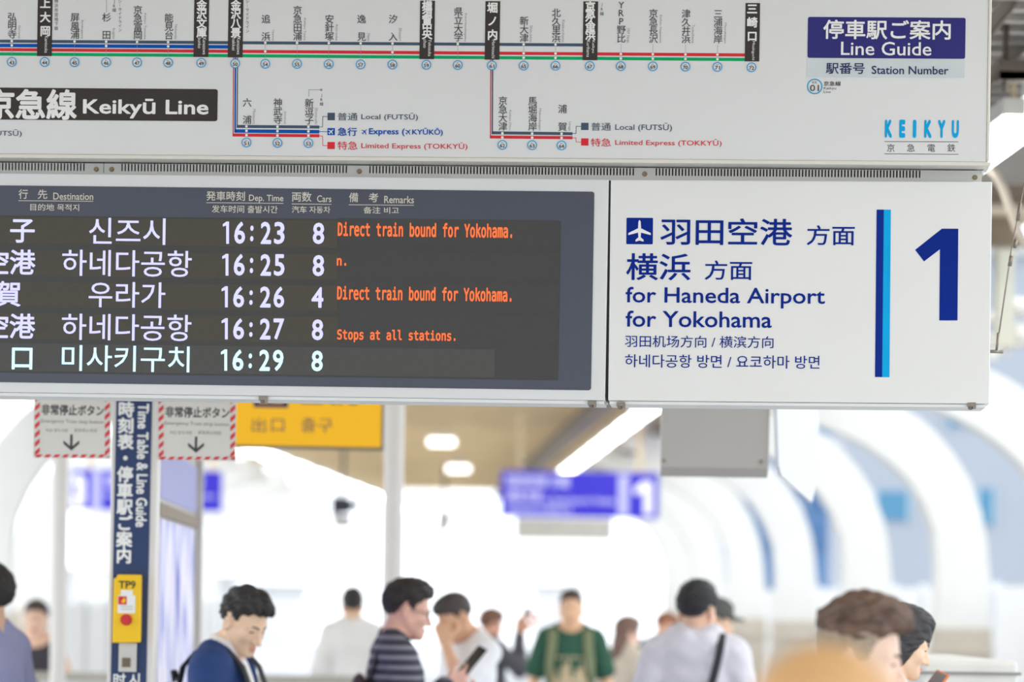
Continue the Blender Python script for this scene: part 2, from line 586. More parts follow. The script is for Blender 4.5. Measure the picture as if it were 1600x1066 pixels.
# stations: characters, centre x, centres y, size, plate, romaji
st = [
    ('弘明寺', 19, (26.5, 40, 53.5), 0, 'Gumyoji', 43, 18.5, 97), ('上大岡', 71, (5, 27, 48.5), (59, -60, 82, 87.7), 'Kamiooka', 44, 70, 97),
    ('屏風浦', 117.3, (27, 41, 54), 0, 'Byobugaura', 45, 116.5, 97.3), ('杉田', 166.5, (27, 54.5), 0, 'Sugita', 46, 166, 97.5),
    ('京急富岡', 215.5, (15.5, 28.5, 42, 55), 0, 'Keikyu Tomioka', 47, 214.3, 97.7), ('能見台', 264, (28, 41.5, 55), 0, 'Nokendai', 48, 262.8, 98),
    ('金沢文庫', 315.3, (7.5, 22, 36.5, 51), (303.5, -60, 326.7, 89.2), 'Kanazawa\nbunko', 49, 314.6, 98.4), ('金沢八景', 368.7, (7.5, 22, 36.5, 51), (357, -60, 380.2, 89.8), 'Kanazawa\nhakkei', 50, 367.6, 99.4),
    ('追浜', 415.5, (29.7, 57), 0, 'Oppama', 54, 414.6, 99.8), ('京急田浦', 465, (16, 29.5, 43, 56.5), 0, 'Keikyu Taura', 55, 464.2, 100),
    ('安針塚', 514.7, (29.8, 43, 57), 0, 'Anjinzuka', 56, 513.8, 100.3), ('逸見', 565, (29.8, 57.3), 0, 'Hemi', 57, 563.6, 100.7),
    ('汐入', 614.3, (29.8, 57.3), 0, 'Shioiri', 58, 613.3, 101), ('横須賀中央', 667.5, (9, 20.3, 31.5, 42.5, 53.7), (656, 1.2, 679, 92.5), 'Yokosuka\nchuo', 59, 666.3, 101.4),
    ('県立大学', 716.3, (18, 31.5, 45, 58), 0, 'Kenritsudaigaku', 60, 715.3, 101.8), ('堀ノ内', 769.7, (12, 33, 54.5), (758, 2, 781, 93.3), 'Horinouchi', 61, 768.6, 102.4),
    ('新大津', 819, (32.5, 46, 59.3), 0, 'Shin-otsu', 65, 818.2, 102.7), ('北久里浜', 869.2, (20, 33.5, 46.5, 59.5), 0, 'Kitakurihama', 66, 868, 102.9),
    ('京急久里浜', 922.5, (10, 21.3, 32.5, 43.8, 55), (911, 2.4, 934, 94.2), 'Keikyu\nKurihama', 67, 921.5, 103.3), ('YRP野比', 970.7, (8, 20.5, 33.5, 46.5, 60), 0, 'YRP Nobi', 68, 970.1, 103.5),
    ('京急長沢', 1021, (21, 34, 47.3, 60.5), 0, 'Keikyu Nagasawa', 69, 1020, 103.8), ('津久井浜', 1072, (21.5, 34.7, 48, 61), 0, 'Tsukuihama', 70, 1071, 104.3),
    ('三浦海岸', 1122, (21.5, 34.7, 48, 61.2), 0, 'Miurakaigan', 71, 1121, 104.7), ('三崎口', 1175.3, (14, 35, 56.5), (1164.3, 4.8, 1187, 96), 'Misakiguchi', 72, 1174.3, 105.3),
    ('六浦', 386.3, (160.3, 187.3), 0, 'Mutsuura', 51, 385.2, 222.9), ('神武寺', 434.3, (160.5, 174, 187.3), 0, 'Jimmuji', 52, 433.6, 223.4), ('新逗子', 483.3, (161, 174.5, 188), 0, 'Shinzushi', 53, 482, 223.7),
    ('京急大津', 785.8, (157.5, 171, 184.3, 197.5), 0, 'Keikyu Otsu', 62, 785, 226.6), ('馬堀海岸', 832.3, (157.8, 171.2, 184.5, 197.8), 0, 'Maborikaigan', 63, 831.5, 227), ('浦賀', 879, (170.2, 198), 0, 'Uraga', 64, 877.5, 227.4),
]
for chars, cx, ys, pl, rom, num, nx, ny in st:
    mb = MB()
    b = ys[-1] + 7
    if pl:
        plate(mb, F_up, pl, y=-0.0012, mi=1)
        for c, yy in zip(chars, ys):
            put_at(mb, F_up, c, cx, yy, 17.0 if len(chars) < 4 else 16.2, bold=0.035, y=-0.0018, mi=2)
        rl_ = rom.split('\n')
        h = min(30, 4.0 * max(len(q) for q in rl_) * 0.9)
        for j, q in enumerate(rl_):
            xx = cx + (1.5 if len(rl_) == 1 else 4.2 - 7.5 * j)
            put(mb, F_up, q, (xx - 2.6, b + 1, xx + 2.6, min(pl[3] - 2, b + 1 + 3.3 * len(q))), bold=0.0, y=-0.0018, turn=True, mi=2)
    else:
        for c, yy in zip(chars, ys):
            put_at(mb, F_up, c, cx, yy, 14.6, bold=0.006)
        put(mb, F_up, rom, (cx + 8.8, max(b - 2.95 * len(rom), b - 46), cx + 13.2, b - 0.5), y=-0.0006, turn=True, mi=3)
    mk('station_name', mb, [ink_m, black_m, white_ink_m, grey_ink_m], lg, label=('white on black' if pl else 'small dark') + ' station name above number %d' % num)
    mb = MB()
    disc(mb, F_up, nx, ny, 7.6, r_in=6.0, mi=1, y=-0.0022)
    disc(mb, F_up, nx, ny, 6.1, y=-0.0019, mi=2)
    put(mb, F_up, str(num), (nx - 4, ny - 1.6, nx + 4, ny + 4.2), bold=0.02, y=-0.0024)
    put(mb, F_up, 'KK', (nx - 1.9, ny - 4.2, nx + 1.9, ny - 2.4), y=-0.0024)
    mk('station_number', mb, [ink_m, ring_m, panel_m], lg, label='blue ring round number %d' % num)

# stop dots and thin station ticks
mb = MB()
lines = {'d': (64.2, 0.00655), 'b': (70.9, 0.0064), 'r': (77.4, 0.0073), 'g': (84.2, 0.0075)}
dots = {43: 'db', 45: 'd', 46: 'db', 47: 'd', 48: 'db', 54: 'dr', 55: 'd', 56: 'd', 57: 'd', 58: 'dr', 60: 'd', 65: 'drg', 66: 'drg', 68: 'rg', 69: 'rg', 70: 'rg', 71: 'rg'}
for s in st:
    if s[5] in dots:
        x = s[6]
        top = s[2][-1] + 9
        bar(mb, F_up, x + 0.2, top, x, s[7] - 9, 0.45, y=-0.0009, mi=1)
        for c in dots[s[5]]:
            a, k = lines[c]
            disc(mb, F_up, x, a + k * x, 2.1, y=-0.0013, n=10)
    if s[5] in (51, 52, 53):
        for dy in (-25.3, -18.3, -11.5):
            disc(mb, F_up, s[6], s[7] + dy, 2.1, y=-0.0013, n=10)
    if s[5] in (62, 63, 64):
        for dy in (-18.3, -11.8):
            disc(mb, F_up, s[6], s[7] + dy, 2.1, y=-0.0013, n=10)
for a in ((482.6, 151, 482.7, 140), (482.5, 140.3, 502, 140.6), (166.4, -30, 166.3, 19)):
    bar(mb, F_up, *a, 0.8, mi=1)
disc(mb, F_up, 502, 140.6, 2.0, mi=1, n=10)
mk('stop_marks', mb, [white_ink_m, grey_ink_m], lg)

mb = MB()
for s, x, y0_, y1_, w in (('シーサイドライン', 187.5, -1, 50, 5.4), ('シーサイドライン', 386.5, -1, 52, 5.4), ('JR線', 178.5, 0, 19, 5.6), ('JR線', 502.5, 146, 166, 5.4), ('JR線', 940.5, 4, 25, 5.6), ('横浜市営地下鉄', 88, -2, 48, 5.6)):
    n = len(s)
    for j, c in enumerate(s):
        put_at(mb, F_up, '｜' if c == 'ー' else c, x, y0_ + (j + 0.5) * (y1_ - y0_) / n, min(w + 0.8, (y1_ - y0_) / n * 1.05))
mk('transfer_lettering', mb, ink_m, lg)

mb = MB(); plate(mb, F_up, (-200, 137.5, 340, 187.5), r=3.5, y=-0.001)
put(mb, F_up, 'Keikyū Line', (129.7, 154.5, 326, 185.5), bold=0.022, y=-0.0016, mi=1)
for c, x in (('京', 0), ('急', 48), ('線', 96.5)):
    put_at(mb, F_up, c, x, 163.0 + 0.006 * x, 48.5, bold=0.03, y=-0.0016, mi=1)
mk('line_name_plate', mb, [black_m, white_ink_m], lg, label='black plate with white lettering')

for m, L in ((slate_m, [('普通', (527.5, 176.3, 558.8, 188.5), 0.004), ('Local (FUTSŪ)', (564.5, 176.3, 653, 189.2), 0.006), ('普通', (923.8, 191.8, 954.6, 204.3), 0.004),
                        ('Local (FUTSŪ)', (961.3, 192, 1050, 206), 0.006), ('Local (FUTSŪ)', (-54, 202, 34, 214.4), 0.006)]),
             (blue_m, [('急行', (527.5, 199.3, 557.8, 212.6), 0.02), ('Express (', (576.5, 200.5, 632.5, 213.0), 0.022), ('KYŪKŌ)', (644, 200, 692, 213.0), 0.022)]),
             (red_m, [('特急', (527.5, 221, 558.6, 234.2), 0.004), ('Limited Express (TOKKYŪ)', (564.6, 222, 730.5, 234.8), 0.006), ('特急', (923.2, 216.3, 954.6, 229.2), 0.004),
                      ('Limited Express (TOKKYŪ)', (961.3, 217, 1127.6, 229.6), 0.006)])):
    mb = MB()
    for s, b, bo in L:
        put(mb, F_up, s, b, bold=bo)
    if m is blue_m:
        poly(mb, F_up, plane_pts(569.5, 205.8, 5.2, 0.8)); poly(mb, F_up, plane_pts(638, 206, 5.2, 0.8))
        poly(mb, F_up, plane_pts(517.4, 205.8, 4.8, 0.8), y=-0.0012, mi=1)
    mk('train_type_lettering', mb, [m, white_ink_m], lg, label={slate_m: 'slate grey lettering Local', blue_m: 'blue lettering Express', red_m: 'red lettering Limited Express'}[m])

mb = MB(); plate(mb, F_up, (1262, 27.2, 1508.4, 91.2), r=3, y=-0.001)
put(mb, F_up, '停車駅ご案内', (1286.3, 31.3, 1485.5, 61.8), bold=0.018, y=-0.0016, mi=1)
put(mb, F_up, 'Line Guide', (1314, 65.5, 1455.3, 86.8), bold=0.008, y=-0.0016, mi=1)
mk('title_plate', mb, [navy_m, white_ink_m], lg, label='navy plate reading Line Guide')
mb = MB(); plate(mb, F_up, (1261, 91.9, 1507, 121.2), y=-0.0008)
put(mb, F_up, '駅番号', (1290.5, 98.2, 1351.3, 115.7), bold=0.012, y=-0.0014, mi=1)
put(mb, F_up, 'Station Number', (1362, 103.3, 1482, 116.3), bold=0.012, y=-0.0014, mi=1)
mk('number_plate', mb, [pale_m, mat('print_slate_navy', (50, 60, 100), 0.5, spec=0.12)], lg, label='pale grey plate reading Station Number')
mb = MB()
disc(mb, F_up, 1273, 135.2, 12.2, r_in=10.4, mi=1, n=32)
put(mb, F_up, '01', (1265.6, 132.6, 1279.6, 142.6), bold=0.006)
put(mb, F_up, 'KK', (1269.2, 127, 1277, 130.6))
put(mb, F_up, '京急線', (1287, 127, 1313.8, 134.4), bold=0.012)
put(mb, F_up, 'Keikyu', (1287, 136, 1306.4, 141))
put(mb, F_up, 'Line', (1287, 141.8, 1298, 145.4))
mk('number_key', mb, [ink_m, mat('ring_cyan', (40, 160, 205), 0.5, spec=0.12)], lg)
mb = MB()
for c, x0, x1 in (('K', 1382.5, 1394), ('E', 1405, 1414.5), ('I', 1426.3, 1431.7), ('K', 1444, 1455.8), ('Y', 1465.3, 1477.2), ('U', 1487, 1498.3)):
    put(mb, F_up, c, (x0, 187 + (x0 - 1382) * 0.006, x1, 215.3 + (x0 - 1382) * 0.006), bold=0.062)
for yy in (221.2, 240.6):
    bar(mb, F_up, 1382, yy, 1497.5, yy + 0.6, 0.9, mi=1)
for c, x in (('京', 1392), ('急', 1423.3), ('電', 1455), ('鉄', 1486.5)):
    put_at(mb, F_up, c, x, 231.2, 13.4, mi=1)
mk('company_mark', mb, [cyan_m, ink_m], lg, label='light blue capitals over black characters')

# vent housing between the two tiers
F_v = Frame(950, 265, 10.84, SR, 0.0004)
vent_m = mat('vent_grey', (214, 213, 208), 0.4, var=0.03, scale=3)
vh = empty('vent_housing', F_v.M, 'grey slotted housing between the route map and the departure board', 'housing')
zt = F_up.uv(650, 252)[1] + F_up.M.translation.z - F_v.M.translation.z - 0.003
zb = F_led.uv(325, 273.7)[1] + F_led.M.translation.z - F_v.M.translation.z + 0.001
zs0, zs1 = F_v.uv(700, 271.8)[1], F_v.uv(700, 260.2)[1]
xl, xr = F_v.uv(-250, 265)[0], F_v.uv(1534, 272)[0]
mb = MB()
mb.box(xl, xr, 0, 0.012, zs1, zt)
mb.box(xl, xr, 0, 0.012, zb, zs0)
px_ = -246.0
runs = [(-246, 135.3), (189.5, 545), (577, 991.5), (1024.5, 1442.5)]
prev = -250
W_ = F_v.uv(705, 265)[0] - F_v.uv(700, 265)[0]
for a, b in runs:
    u0, u1 = F_v.uv(prev, 265)[0], F_v.uv(a, 265)[0]
    mb.box(u0, u1, 0, 0.012, zs0, zs1)
    n = int(round((b - a) / 5.08))
    for k in range(n):
        q0 = F_v.uv(a + k * 5.08 + 2.2, 265)[0]
        q1 = F_v.uv(a + (k + 1) * 5.08, 265)[0]
        mb.box(q0, q1, 0, 0.012, zs0, zs1)
    prev = a + n * 5.08
mb.box(F_v.uv(prev, 265)[0], xr, 0, 0.012, zs0, zs1)
mk('vent_grille', mb, vent_m, vh)
mb = MB(); mb.box(xl, xr - 0.01, 0.013, 0.12, zb, zt)
mk('back_plate', mb, mat('vent_dark', (70, 66, 60), 0.7), vh)
mb = MB(); mb.box(xr - 0.0001, xr + 0.006, -0.004, 0.12, F_v.uv(1534, 272)[1], zt)
mk('end_bracket', mb, white_m, vh)
mb = MB()
bar(mb, F_v, 162.3, 245, 162.0, 270, 0.8, y=-0.0006)
mk('seam', mb, black_m, vh)
screw_m = mat('rusty_steel', (150, 132, 108), 0.5, 0.6, var=0.3, scale=300)
for x, yy in ((150.5, 264.6), (174.5, 264.8), (561.5, 267.8), (1007.3, 272), (1523.3, 277.4)):
    u, w = F_v.uv(x, yy)
    mb = MB(); mb.cyl((u, 0.003, w), (u, -0.006, w), 0.0052, 6); mb.cyl((u, 0.003, w), (u, -0.001, w), 0.0075, 14)
    mk('screw', mb, screw_m, vh)

# departure board
db = empty('departure_board', F_led.M, 'wide electronic departure board with white and orange lit lettering', 'departure board')
mb = MB(); plate(mb, F_led, (-300, 273.7, 948.6, 617.6), y=0.0, th=0.24)
mk('housing', mb, panel_m, db, bevel=0.003)
mb = MB(); plate(mb, F_led, (-240, 618.2, 944, 623.4), y=0.008, th=0.2)
mk('bottom_lip', mb, white_m, db, bevel=0.001)
mb = MB(); plate(mb, F_led, (-220, 293.6, 926.2, 602.2), y=-0.002, r=4, th=0.01)
mk('bezel', mb, mat('bezel_blue_grey', (76, 80, 94), 0.3, var=0.02), db, label='blue grey bezel')
mb = MB(); plate(mb, F_led, (-215, 340.4, 874.4, 587), y=-0.003, th=0.004)
mk('display', mb, mat('display_dark', (64, 64, 64), 0.35, var=0.04, scale=30), db, label='dark display face')
olive = mat('led_olive', (76, 72, 63), 0.5, var=0.04, scale=60)
greyrow = mat('led_grey', (79, 79, 77), 0.5, var=0.04, scale=60)
for j, (a, b) in enumerate(((341, 383.2), (393.3, 433.3), (442.3, 482), (491.3, 532), (540, 583.4))):
    mb = MB(); plate(mb, F_led, (-210, a, 528 if j < 4 else 773, b), y=-0.0036, th=0.0006)
    mk('row_panel', mb, olive if j < 4 else greyrow, db)
    if j < 4:
        mb = MB(); plate(mb, F_led, (528.5, a + 2, 872, b), y=-0.0034, th=0.0004)
        mk('remarks_panel', mb, mat('led_remarks', (67, 67, 67), 0.5, var=0.04, scale=60), db)
led_w = emit('led_white', (206, 206, 255), 1.0)
led_c = emit('led_white_cyan', (206, 242, 255), 1.05)
led_o = emit('led_orange', (255, 116, 56), 0.9)
rows = [
    ([('子', 35.5, 360)], ('신즈시', (139.5, 341, 259, 382.5)), ('16:23', (348, 346.5, 445, 381.3)), ('8', (489, 348.3, 507, 381.8))),
    ([('港', 35.5, 410), ('空', -4.5, 410)], ('하네다공항', (97.5, 391, 300, 432.3)), ('16:25', (347, 397, 445, 431)), ('8', (488.7, 398.8, 506.8, 432))),
    ([('賀', 14, 459.5), ('浦', -66, 459)], ('우라가', (139, 441, 258.7, 481)), ('16:26', (346, 447.6, 444.5, 480.6)), ('4', (487, 449, 505.6, 481.3))),
    ([('港', 35, 510), ('空', -5, 510)], ('하네다공항', (97, 491, 299.5, 532.5)), ('16:27', (346, 497.5, 444.2, 530.6)), ('8', (487.6, 499.3, 505.3, 532))),
    ([('口', 35, 559), ('崎', -45, 559)], ('미사키구치', (97, 540.5, 296.5, 581)), ('16:29', (345, 546.3, 443.2, 579.6)), ('8', (487, 548.2, 504.7, 580.6))),
]
for j, (jp, ko, tm, ca) in enumerate(rows):
    lm, ln_ = (led_w, 'white') if j < 4 else (led_c, 'cyan white')
    mb = MB()
    for c, x, yy in jp:
        put_at(mb, F_led, c, x, yy, 41, bold=0.018, y=-0.0045)
    put(mb, F_led, ko[0], ko[1], bold=0.005, y=-0.0045)
    mk('destination_lettering', mb, lm, db, label='lit %s destination of the %s train' % (ln_, tm[0]))
    mb = MB()
    b = tm[1]
    wd = b[2] - b[0]
    for c, q0, q1 in (('1', 0.0, 0.10), ('6', 0.19, 0.365), (':', 0.445, 0.50), ('2', 0.615, 0.785), ('x', 0.83, 1.0)):
        g = tm[0][-1] if c == 'x' else c
        sh = wd * 0.006 * q0
        if c == '1':
            x_, X_, t_, T_ = b[0] + wd * 0.005, b[0] + wd * 0.105, b[1], b[3]
            poly(mb, F_led, [(X_ - wd * 0.046, t_), (X_, t_), (X_, T_), (X_ - wd * 0.046, T_)], y=-0.0045)
            poly(mb, F_led, [(x_, t_ + 4), (X_ - wd * 0.04, t_), (X_ - wd * 0.04, t_ + 6), (x_, t_ + 8)], y=-0.0046)
            continue
        t0, t1 = (b[1] + 6, b[3] - 4) if c == ':' else (b[1], b[3])
        put(mb, F_led, g, (b[0] + wd * q0, t0 + sh, b[0] + wd * q1, t1 + sh), bold=0.022 if c != ':' else 0.03, y=-0.0045)
    mk('time_lettering', mb, lm, db, label='lit %s time %s' % (ln_, tm[0]))
    mb = MB()
    put(mb, F_led, ca[0], ca[1], bold=0.022, y=-0.0045)
    mk('count_lettering', mb, lm, db, label='lit %s number %s' % (ln_, ca[0]))
for s, b in (('Direct train bound for Yokohama.', (528, 348.5, 800.5, 371)), ('n.', (526.5, 403.6, 541.3, 415.5)), ('Direct train bound for Yokohama.', (527, 448.5, 799.5, 470.5)), ('Stops at all stations.', (527, 515.5, 712, 536))):
    mb = MB()
    n = len(s)
    v, f = glyphs(s, 0.024, True)
    put(mb, F_led, s, b, bold=0.024, y=-0.0045, mono=True)
    mk('remark_lettering', mb, led_o, db, label='orange lit remark ' + s.strip('.'))
head_m = mat('header_cream', (214, 210, 198), 0.5)
for L, us in (([('行', (29.2, 296, 44, 311)), ('先', (59.2, 296.3, 74.3, 311.2)), ('Destination', (83.5, 301.5, 146, 312.6)), ('目的地 목적지', (47.5, 318.8, 124, 329.7))], (29, 313.8, 146, 314.8)),
              ([('発車時刻', (322.5, 299, 383, 314)), ('Dep. Time', (389.2, 304.6, 443, 317.6)), ('发车时间 출발시간', (331, 321.2, 434, 333))], (322.5, 317, 443, 318)),
              ([('両数', (456.2, 300, 487, 315.5)), ('Cars', (495.5, 305.5, 518, 316.2)), ('汽车 자동차', (456.2, 322.3, 516.3, 333.3))], (456, 318.9, 518, 319.6)),
              ([('備', (545.5, 301.2, 560, 316.2)), ('考', (576.3, 301.5, 591.2, 316.4)), ('Remarks', (600.5, 306.5, 647, 318)), ('备注 비고', (568, 323.6, 623.5, 334.2))], (545, 320.2, 647, 321))):
    mb = MB()
    for s, b in L:
        put(mb, F_led, s, b, bold=0.012, y=-0.0028)
    bar(mb, F_led, *us, 1.0, y=-0.0028)
    mk('column_heading', mb, head_m, db)
latch_m = mat('latch_steel', (140, 132, 122), 0.35, 0.7, var=0.2, scale=200)


def latch(F, px, py, parent):
    u, w = F.uv(px, py)
    mb = MB()
    mb.box(u - 0.012, u + 0.012, 0.0, 0.03, w, w + 0.012)
    mb.box(u + 0.004, u + 0.012, 0.0, 0.025, w - 0.006, w)
    mb.ball((u - 0.002, 0.012, w - 0.001), 0.0085, 12)
    mk('latch', mb, latch_m, parent)


latch(F_led, 925, 633, db)
latch(F_led, 411, 625.5, db)

# platform number sign
ps = empty('platform_sign', F_one.M, 'white sign with a big blue 1, for Haneda Airport and Yokohama', 'sign')
mb = MB(); plate(mb, F_one, (952.2, 282.4, 1548.2, 628.8), y=0.0, th=0.24)
mk('housing', mb, panel2_m, ps, bevel=0.003)
mb = MB(); plate(mb, F_one, (952.2, 629.3, 1540, 634.2), y=0.008, th=0.2)
mk('bottom_lip', mb, white_m, ps, bevel=0.001)
mb = MB(); plate(mb, F_one, (949.0, 288, 951.6, 624), y=0.004, th=0.2)
mk('side_gasket', mb, mat('gasket_black', (40, 40, 40), 0.8), ps, label='black gap strip beside the departure board')
mb = MB(); plate(mb, F_one, (978.7, 340.4, 1020.2, 381.8), r=1.5)
poly(mb, F_one, plane_pts(999.3, 361.2, 17.5), y=-0.0014, mi=1)
mk('airplane_icon', mb, [navy2_m, white_ink_m], ps, label='white airplane on a blue square')
for L in ([('羽田空港', (1032, 341.2, 1238, 383.2), 0.012), ('方面', (1260.6, 352.2, 1335.7, 383.4), 0.008)], [('横浜', (978.6, 396, 1079, 438.2), 0.012), ('方面', (1101.2, 407.2, 1175.4, 437.6), 0.008)],
          [('for Haneda Airport', (977.6, 449.4, 1289, 481.6), 0.011)], [('for Yokohama', (977.6, 486.2, 1206, 511.8), 0.011)],
          [('羽田机场方向 / 横滨方向', (976.5, 524.8, 1208.6, 543.4), 0.002)], [('하네다공항 방면 / 요코하마 방면', (976.5, 554.8, 1280.6, 575.4), 0.003)]):
    mb = MB()
    for s, b, bo in L:
        put(mb, F_one, s, b, bold=bo)
    mk('lettering', mb, navy2_m if len(L[0][0]) < 19 else mat('print_thin_navy', (40, 66, 124), 0.5, spec=0.12), ps)
mb = MB(); poly(mb, F_one, [(1369.7, 327.6), (1381, 327.6), (1378.3, 589.4), (1367.1, 589.2)])
mk('stripe', mb, mat('stripe_navy', (6, 44, 142), 0.45, spec=0.12), ps, label='navy stripe')
mb = MB(); poly(mb, F_one, [(1381, 327.6), (1392, 327.7), (1389.8, 589.6), (1378.3, 589.4)])
mk('stripe', mb, cyan_m, ps, label='light blue stripe')
mb = MB(); poly(mb, F_one, [(1471.7, 357.4), (1497.4, 357.5), (1496, 500.9), (1467.6, 500.9), (1468.6, 389.7), (1443.7, 408.7), (1429.9, 390.5)])
mk('numeral', mb, navy2_m, ps, label='big blue numeral 1')
latch(F_one, 970, 635, ps)
latch(F_one, 1518, 635.5, ps)
# guy wire with turnbuckle at the back of the platform sign
mb = MB()
pts = [P(1612, 225, 11.5), P(1601, 285, 11.5), P(1591, 335, 11.5), P(1581, 385, 11.5), P(1557, 548, 11.5)]
mb.tube(pts, 0.0022, 8)
mb.cyl(P(1594, 318, 11.5), P(1590, 345, 11.5), 0.006, 10)
mb.cyl(P(1587.5, 375, 11.5), P(1585.5, 388, 11.5), 0.0055, 10)
mb.cyl(P(1580.5, 400, 11.5), P(1577.5, 416, 11.5), 0.0065, 10)
mb.cyl(P(1560, 520, 11.5), P(1557, 548, 11.5), 0.004, 10)
mb.cyl(P(1540, 549, 11.5), P(1567, 550, 11.5), 0.005, 10)
o = mk('guy_wire', mb, mat('wire_steel', (150, 140, 128), 0.35, 0.7, var=0.2, scale=60), None, smooth=True)
tag(o, 'thin steel guy wire with turnbuckle beside the right edge of the platform sign', 'wire')
for j, px in enumerate((300, 1300)):
    p = P(px, 0, 11.0)
    mb = MB(); mb.box(-0.05, 0.05, -0.05, 0.05, p.z + 0.31, ROOFZ - 0.001)
    mb.box(-0.1, 0.1, -0.1, 0.1, ROOFZ - 0.02, ROOFZ - 0.001)
    o = mk('sign_hanger', mb, white_m, None)
    o.location = (p.x, p.y, 0)
    tag(o, 'white square post carrying the hung signs, ' + ('above the departure board' if j == 0 else 'above the platform sign'), 'post')

# ------------------------------------------------------------------ timetable pillar and its notices
F_p = Frame(205, 840, 12.75, -0.02, 0.006)
post_m = mat('post_white', (226, 222, 218), 0.4, var=0.02)
pil_m = mat('pillar_navy', (38, 58, 102), 0.45, var=0.03)
tp = empty('timetable_pillar', F_p.M, 'square white pillar with a navy strip lettered Time Table & Line Guide', 'pillar')
u0, w0, u1, w1 = F_p.box((171.5, 620, 243.5, 1066))
zf = -F_p.M.translation.z
mb = MB(); mb.box(u0, u1, 0, 0.15, zf, ROOFZ - 0.001 - F_p.M.translation.z)
mk('post', mb, post_m, tp, bevel=0.004)
a, _, b, _ = F_p.box((177.6, 620, 233.2, 1066))
mb = MB(); mb.box(a, b, -0.004, 0.0, zf + 0.3, w1 + 0.25)
mk('navy_strip', mb, pil_m, tp, label='navy lettered strip')
mb = MB()
for j, c in enumerate('時刻表・停車駅ご案内'):
    put_at(mb, F_p, c, 197.3 - 0.0152 * (j * 25.3), 640 + 25.35 * j, 25.5, bold=0.035, y=-0.0046)
put(mb, F_p, 'Time Table & Line Guide', (213.7, 631, 231.5, 824), bold=0.03, y=-0.0046, turn=True)
for c, x, yy in (('时', 186.5, 1062), ('刻', 186, 1086), ('表', 185.5, 1110), ('시', 212, 1062), ('각', 211.5, 1086), ('표', 211, 1110)):
    put_at(mb, F_p, c, x, yy, 21, bold=0.02, y=-0.0046)
mk('lettering', mb, white_ink_m, tp)

yb = empty('emergency_button', F_p.M, 'yellow emergency button box with a red button on the navy pillar', 'emergency button')
yel_m = mat('box_yellow', (246, 198, 16), 0.4, var=0.03)
mb = MB()
pts = [F_p.uv(*q) for q in ((222.5, 898.5), (221, 1004), (177.3, 1004.5), (179.8, 904), (184.5, 903), (185.5, 898))]
mb.prism([(x, z) for x, z in reversed(pts)], -0.05, -0.004)
mk('box', mb, yel_m, yb, bevel=0.004)
mb = MB()
u, w = F_p.uv(199.4, 968.6)
mb.cyl((u, -0.05, w), (u, -0.057, w), 0.019, 24)
mb.cyl((u, -0.057, w), (u, -0.066, w), 0.0145, 24)
mk('push_button', mb, mat('button_red', (206, 40, 44), 0.35), yb, label='round red button')
mb = MB()
plate(mb, F_p, (191, 922.5, 209.5, 931), y=-0.0506)
plate(mb, F_p, (186, 930.5, 213.5, 958.5), y=-0.0508, r=1.5)
plate(mb, F_p, (187, 932, 200, 945), y=-0.0513, mi=1)
poly(mb, F_p, [(196, 934), (199, 938), (196, 943), (191, 941)], y=-0.0517, mi=2)
for yy in (948, 952):
    bar(mb, F_p, 190, yy, 210, yy, 0.9, y=-0.0513, mi=3)
mk('notice_label', mb, [white_ink_m, red_m, yel_m, grey_ink_m], yb, label='white paper label with a red mark')
mb = MB()
put(mb, F_p, 'TP9', (187.5, 908, 214, 920), bold=0.02, y=-0.0506)
mk('lettering', mb, black_m, yb)
mb = MB(); plate(mb, F_p, (186.5, 1004.5, 214, 1050), y=-0.028, th=0.024)
mk('cable_cover', mb, mat('cover_grey', (206, 204, 200), 0.4), yb, bevel=0.002, label='grey cover below the yellow box')
mb = MB(); plate(mb, F_p, (192, 1028, 205, 1042.5), y=-0.030, th=0.004)
mk('socket', mb, mat('socket_brown', (112, 100, 80), 0.5), yb, label='square brown socket')


def hatch(mb, F, x0, y0, x1, y1, w, p, mi):
    """red slanted dashes along the four edges of a notice (pixels)"""
    t = y0
    while t < y1 - 1:
        for xa in (x0, x1 - w):
            e = min(t + p / 2, y1)
            poly(mb, F, [(xa, min(t + w * 0.9, y1)), (xa + w, t), (xa + w, e), (xa, min(e + w * 0.9, y1))], y=-0.0016, mi=mi)
        t += p
    t = x0
    while t < x1 - p / 2:
        for ya in (y0, y1 - w * 0.62):
            poly(mb, F, [(t, ya + w * 0.62), (min(t + p * 0.3, x1), ya), (min(t + p * 0.85, x1), ya), (t + p * 0.55, ya + w * 0.62)], y=-0.0016, mi=mi)
        t += p


